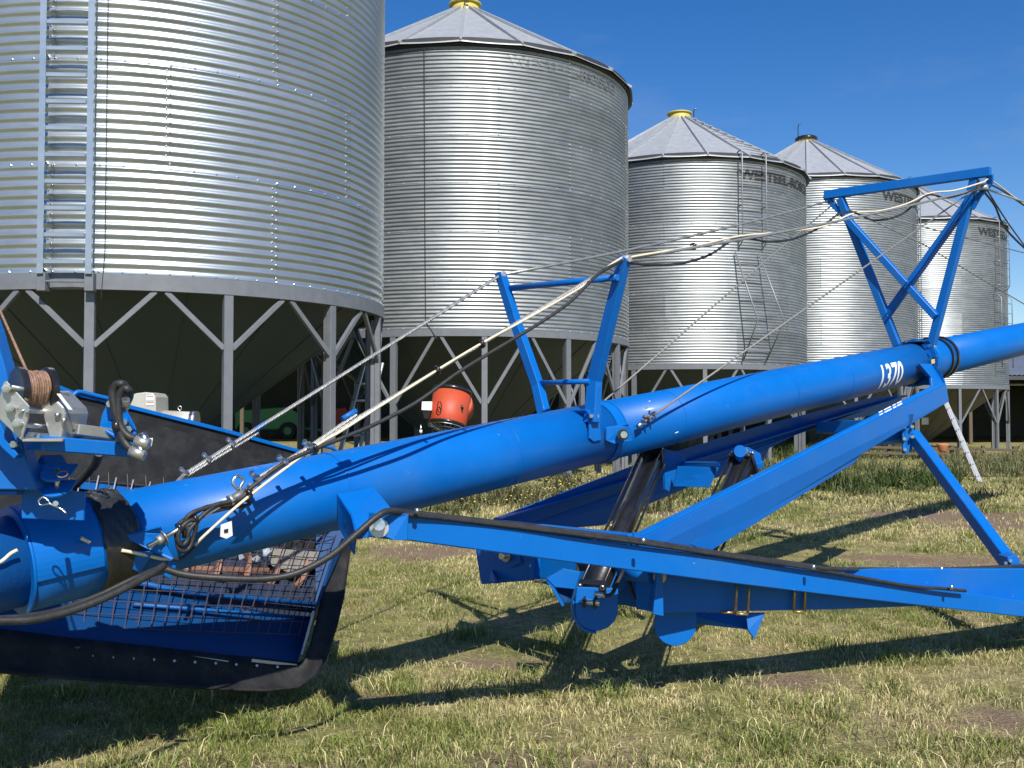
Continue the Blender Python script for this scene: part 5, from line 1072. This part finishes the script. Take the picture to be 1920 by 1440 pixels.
def ladder_thing(label, p0, p1, width, side, rw=.03, rung=.3):
    r = empty('ladder', (p0.x, p0.y, p0.z)); setp(r, label, 'ladder'); side = side.normalized(); d = (p1 - p0).normalized(); nrm = d.cross(side)
    for sg in (-1, 1): beam('stile', p0 + side * sg * width / 2, p1 + side * sg * width / 2, rw, .07, ALU, r, up=nrm)
    n = int((p1 - p0).length / rung)
    for i in range(n): c = p0 + d * (i + .6) * rung; tube('rung', [c - side * width / 2, c + side * width / 2], .016, ALU, r, n=8)
    hb = MB()
    for i in range(n):
        c = p0 + d * (i + .6) * rung
        for sg in (-1, 1): hb.add(*g_tube([c + side * sg * (width / 2 + rw / 2), c + side * sg * (width / 2 + rw / 2 + .004)], .018, 8))
    hb.build('rung_ends', BLACK, r); return r
ladder_thing('aluminium ladder leaning down from the farthest silo into the weeds', at(1838, 906, 18.8) + Vector((0, 0, -.0)), at(1765, 735, 20.5), .42, Vector((.35, .94, 0)), rw=.035)
ladder_thing('old aluminium ladder leaning in the gap between the first and second silos', at(640, 905, 13.8), at(700, 680, 14.9), .42, Vector((.5, .87, 0)))
# shed behind the silos
def shed(x0, x1, yf, yb_, ze, zr, label):
    r = empty('machinery_shed', ((x0 + x1) / 2, yf, 0)); setp(r, label, 'shed')
    pitchr = .2; n = int((x1 - x0) / pitchr * 4); vs = []; fs = []
    for i in range(n + 1):
        x = x0 + (x1 - x0) * i / n; dz = .02 * math.cos(2 * math.pi * (x - x0) / pitchr); vs += [(x, yf - .6, ze + dz), (x, (yf + yb_) / 2, zr + dz), (x, yb_ + .3, ze + dz)]
    for i in range(n): a = 3 * i; fs += [(a, a + 3, a + 4, a + 1), (a + 1, a + 4, a + 5, a + 2)]
    mk('roof', vs, fs, SHEDR, r, smooth=True)
    beam('fascia', (x0, yf - .55, ze - .12), (x1, yf - .55, ze - .12), .05, .16, SHEDW, r)
    mk('back_wall', [(x0, yb_, 0), (x1, yb_, 0), (x1, yb_, ze), (x0, yb_, ze)], [(0, 1, 2, 3)], SHEDW, r); mk('end_wall', [(x0, yf, 0), (x0, yb_, 0), (x0, yb_, ze), (x0, (yf + yb_) / 2, zr), (x0, yf, ze)], [(0, 1, 2, 3, 4)], SHEDW, r)
    mk('end_wall', [(x1, yf, 0), (x1, yb_, 0), (x1, yb_, ze), (x1, (yf + yb_) / 2, zr), (x1, yf, ze)], [(0, 1, 2, 3, 4)], SHEDW, r)
    npost = int((x1 - x0) / 4.83) + 1
    for i in range(npost): x = x0 + .3 + i * 4.83; beam('post', (x, yf, 0), (x, yf, ze - .1), .14, .14, TIMBER, r)
    for i in range(npost): x = x0 + .3 + i * 4.83; b = MB(); b.add(*g_beam((x, yf, ze - .35), (x, yb_, ze - .35), .06, .08)); b.add(*g_beam((x, yf, ze - .15), (x, (yf + yb_) / 2, zr - .12), .06, .08)); b.build('roof_truss', SHEDW, r)
    for z in (1.0, 2.0): beam('wall_girt', (x0, yb_ - .1, z), (x1, yb_ - .1, z), .08, .1, SHEDW, r)
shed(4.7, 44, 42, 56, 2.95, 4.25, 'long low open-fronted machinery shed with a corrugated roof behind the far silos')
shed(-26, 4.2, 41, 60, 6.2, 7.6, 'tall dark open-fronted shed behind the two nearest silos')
# dark machinery parked in the shed and beneath the silos
def header(x, y, m, label, w_=3.0):
    r = empty('farm_implement', (x, y, 0)); setp(r, label, 'implement')
    prism('hood', [Vector((x - w_ / 2, y, .5)), Vector((x + w_ / 2, y, .5)), Vector((x + w_ / 2, y, 1.3)), Vector((x + w_ * .3, y, 1.7)), Vector((x - w_ / 2, y, 1.5))], (0, 1.2, 0), m, r, bev=.08, seg=3)
    beam('drawbar', Vector((x + w_ / 2, y, .6)), Vector((x + w_ / 2 + 1.2, y - .3, .45)), .12, .12, m, r)
    for sx_ in (-.32, .32):
        c = Vector((x + sx_ * w_, y - .7, .45)); wh = tube('wheel', [c - Vector((0, .14, 0)), c - Vector((0, .12, 0)), c + Vector((0, .12, 0)), c + Vector((0, .14, 0))], [.38, .45, .45, .38], RUBBER, r, n=28); tube('rim', [c - Vector((0, .15, 0)), c + Vector((0, .15, 0))], .2, m, wh, n=18)
header(18.0, 48.0, REDM, 'dark red farm implement parked in the shed behind the farthest silo')
header(-12.6, 51.5, GREENM, 'green farm machine parked in the dark behind the nearest silo', 3.4)
header(-9.4, 53.5, REDM, 'small red implement parked beyond the green machine', 1.6)
# low timber rail behind the far silos, pots
rl = empty('timber_rail', (10, 27.8, 0)); setp(rl, 'low dark timber rail fence standing in the weeds behind the silos', 'fence')
p0, p1 = at(1610, 838, 27.5), at(1905, 844, 27.5)
for dz in (0, -.16): beam('rail', p0 + Vector((0, 0, dz)), p1 + Vector((0, 0, dz)), .07, .07, TIMBER, rl)
for k in range(6): q = p0.lerp(p1, k / 5); beam('post', Vector((q.x, q.y + .08, 0)), Vector((q.x, q.y + .08, q.z + .1)), .09, .09, TIMBER, rl)
pot = at(1767, 829, 25.5); pt_ = tube('clay_pot', [Vector((pot.x, pot.y, .32)), Vector((pot.x, pot.y, .36)), Vector((pot.x, pot.y, .5)), Vector((pot.x, pot.y, .55))], [.07, .10, .14, .15], TERRA, None, n=20); setp(pt_, 'broken terracotta coloured pot lying under the farthest silo', 'pot')
for o in list(col.objects):
    if o.name.startswith('clay_pot'): o.rotation_euler = (0, 0, 0)
# white rag lying on the grass, centre left
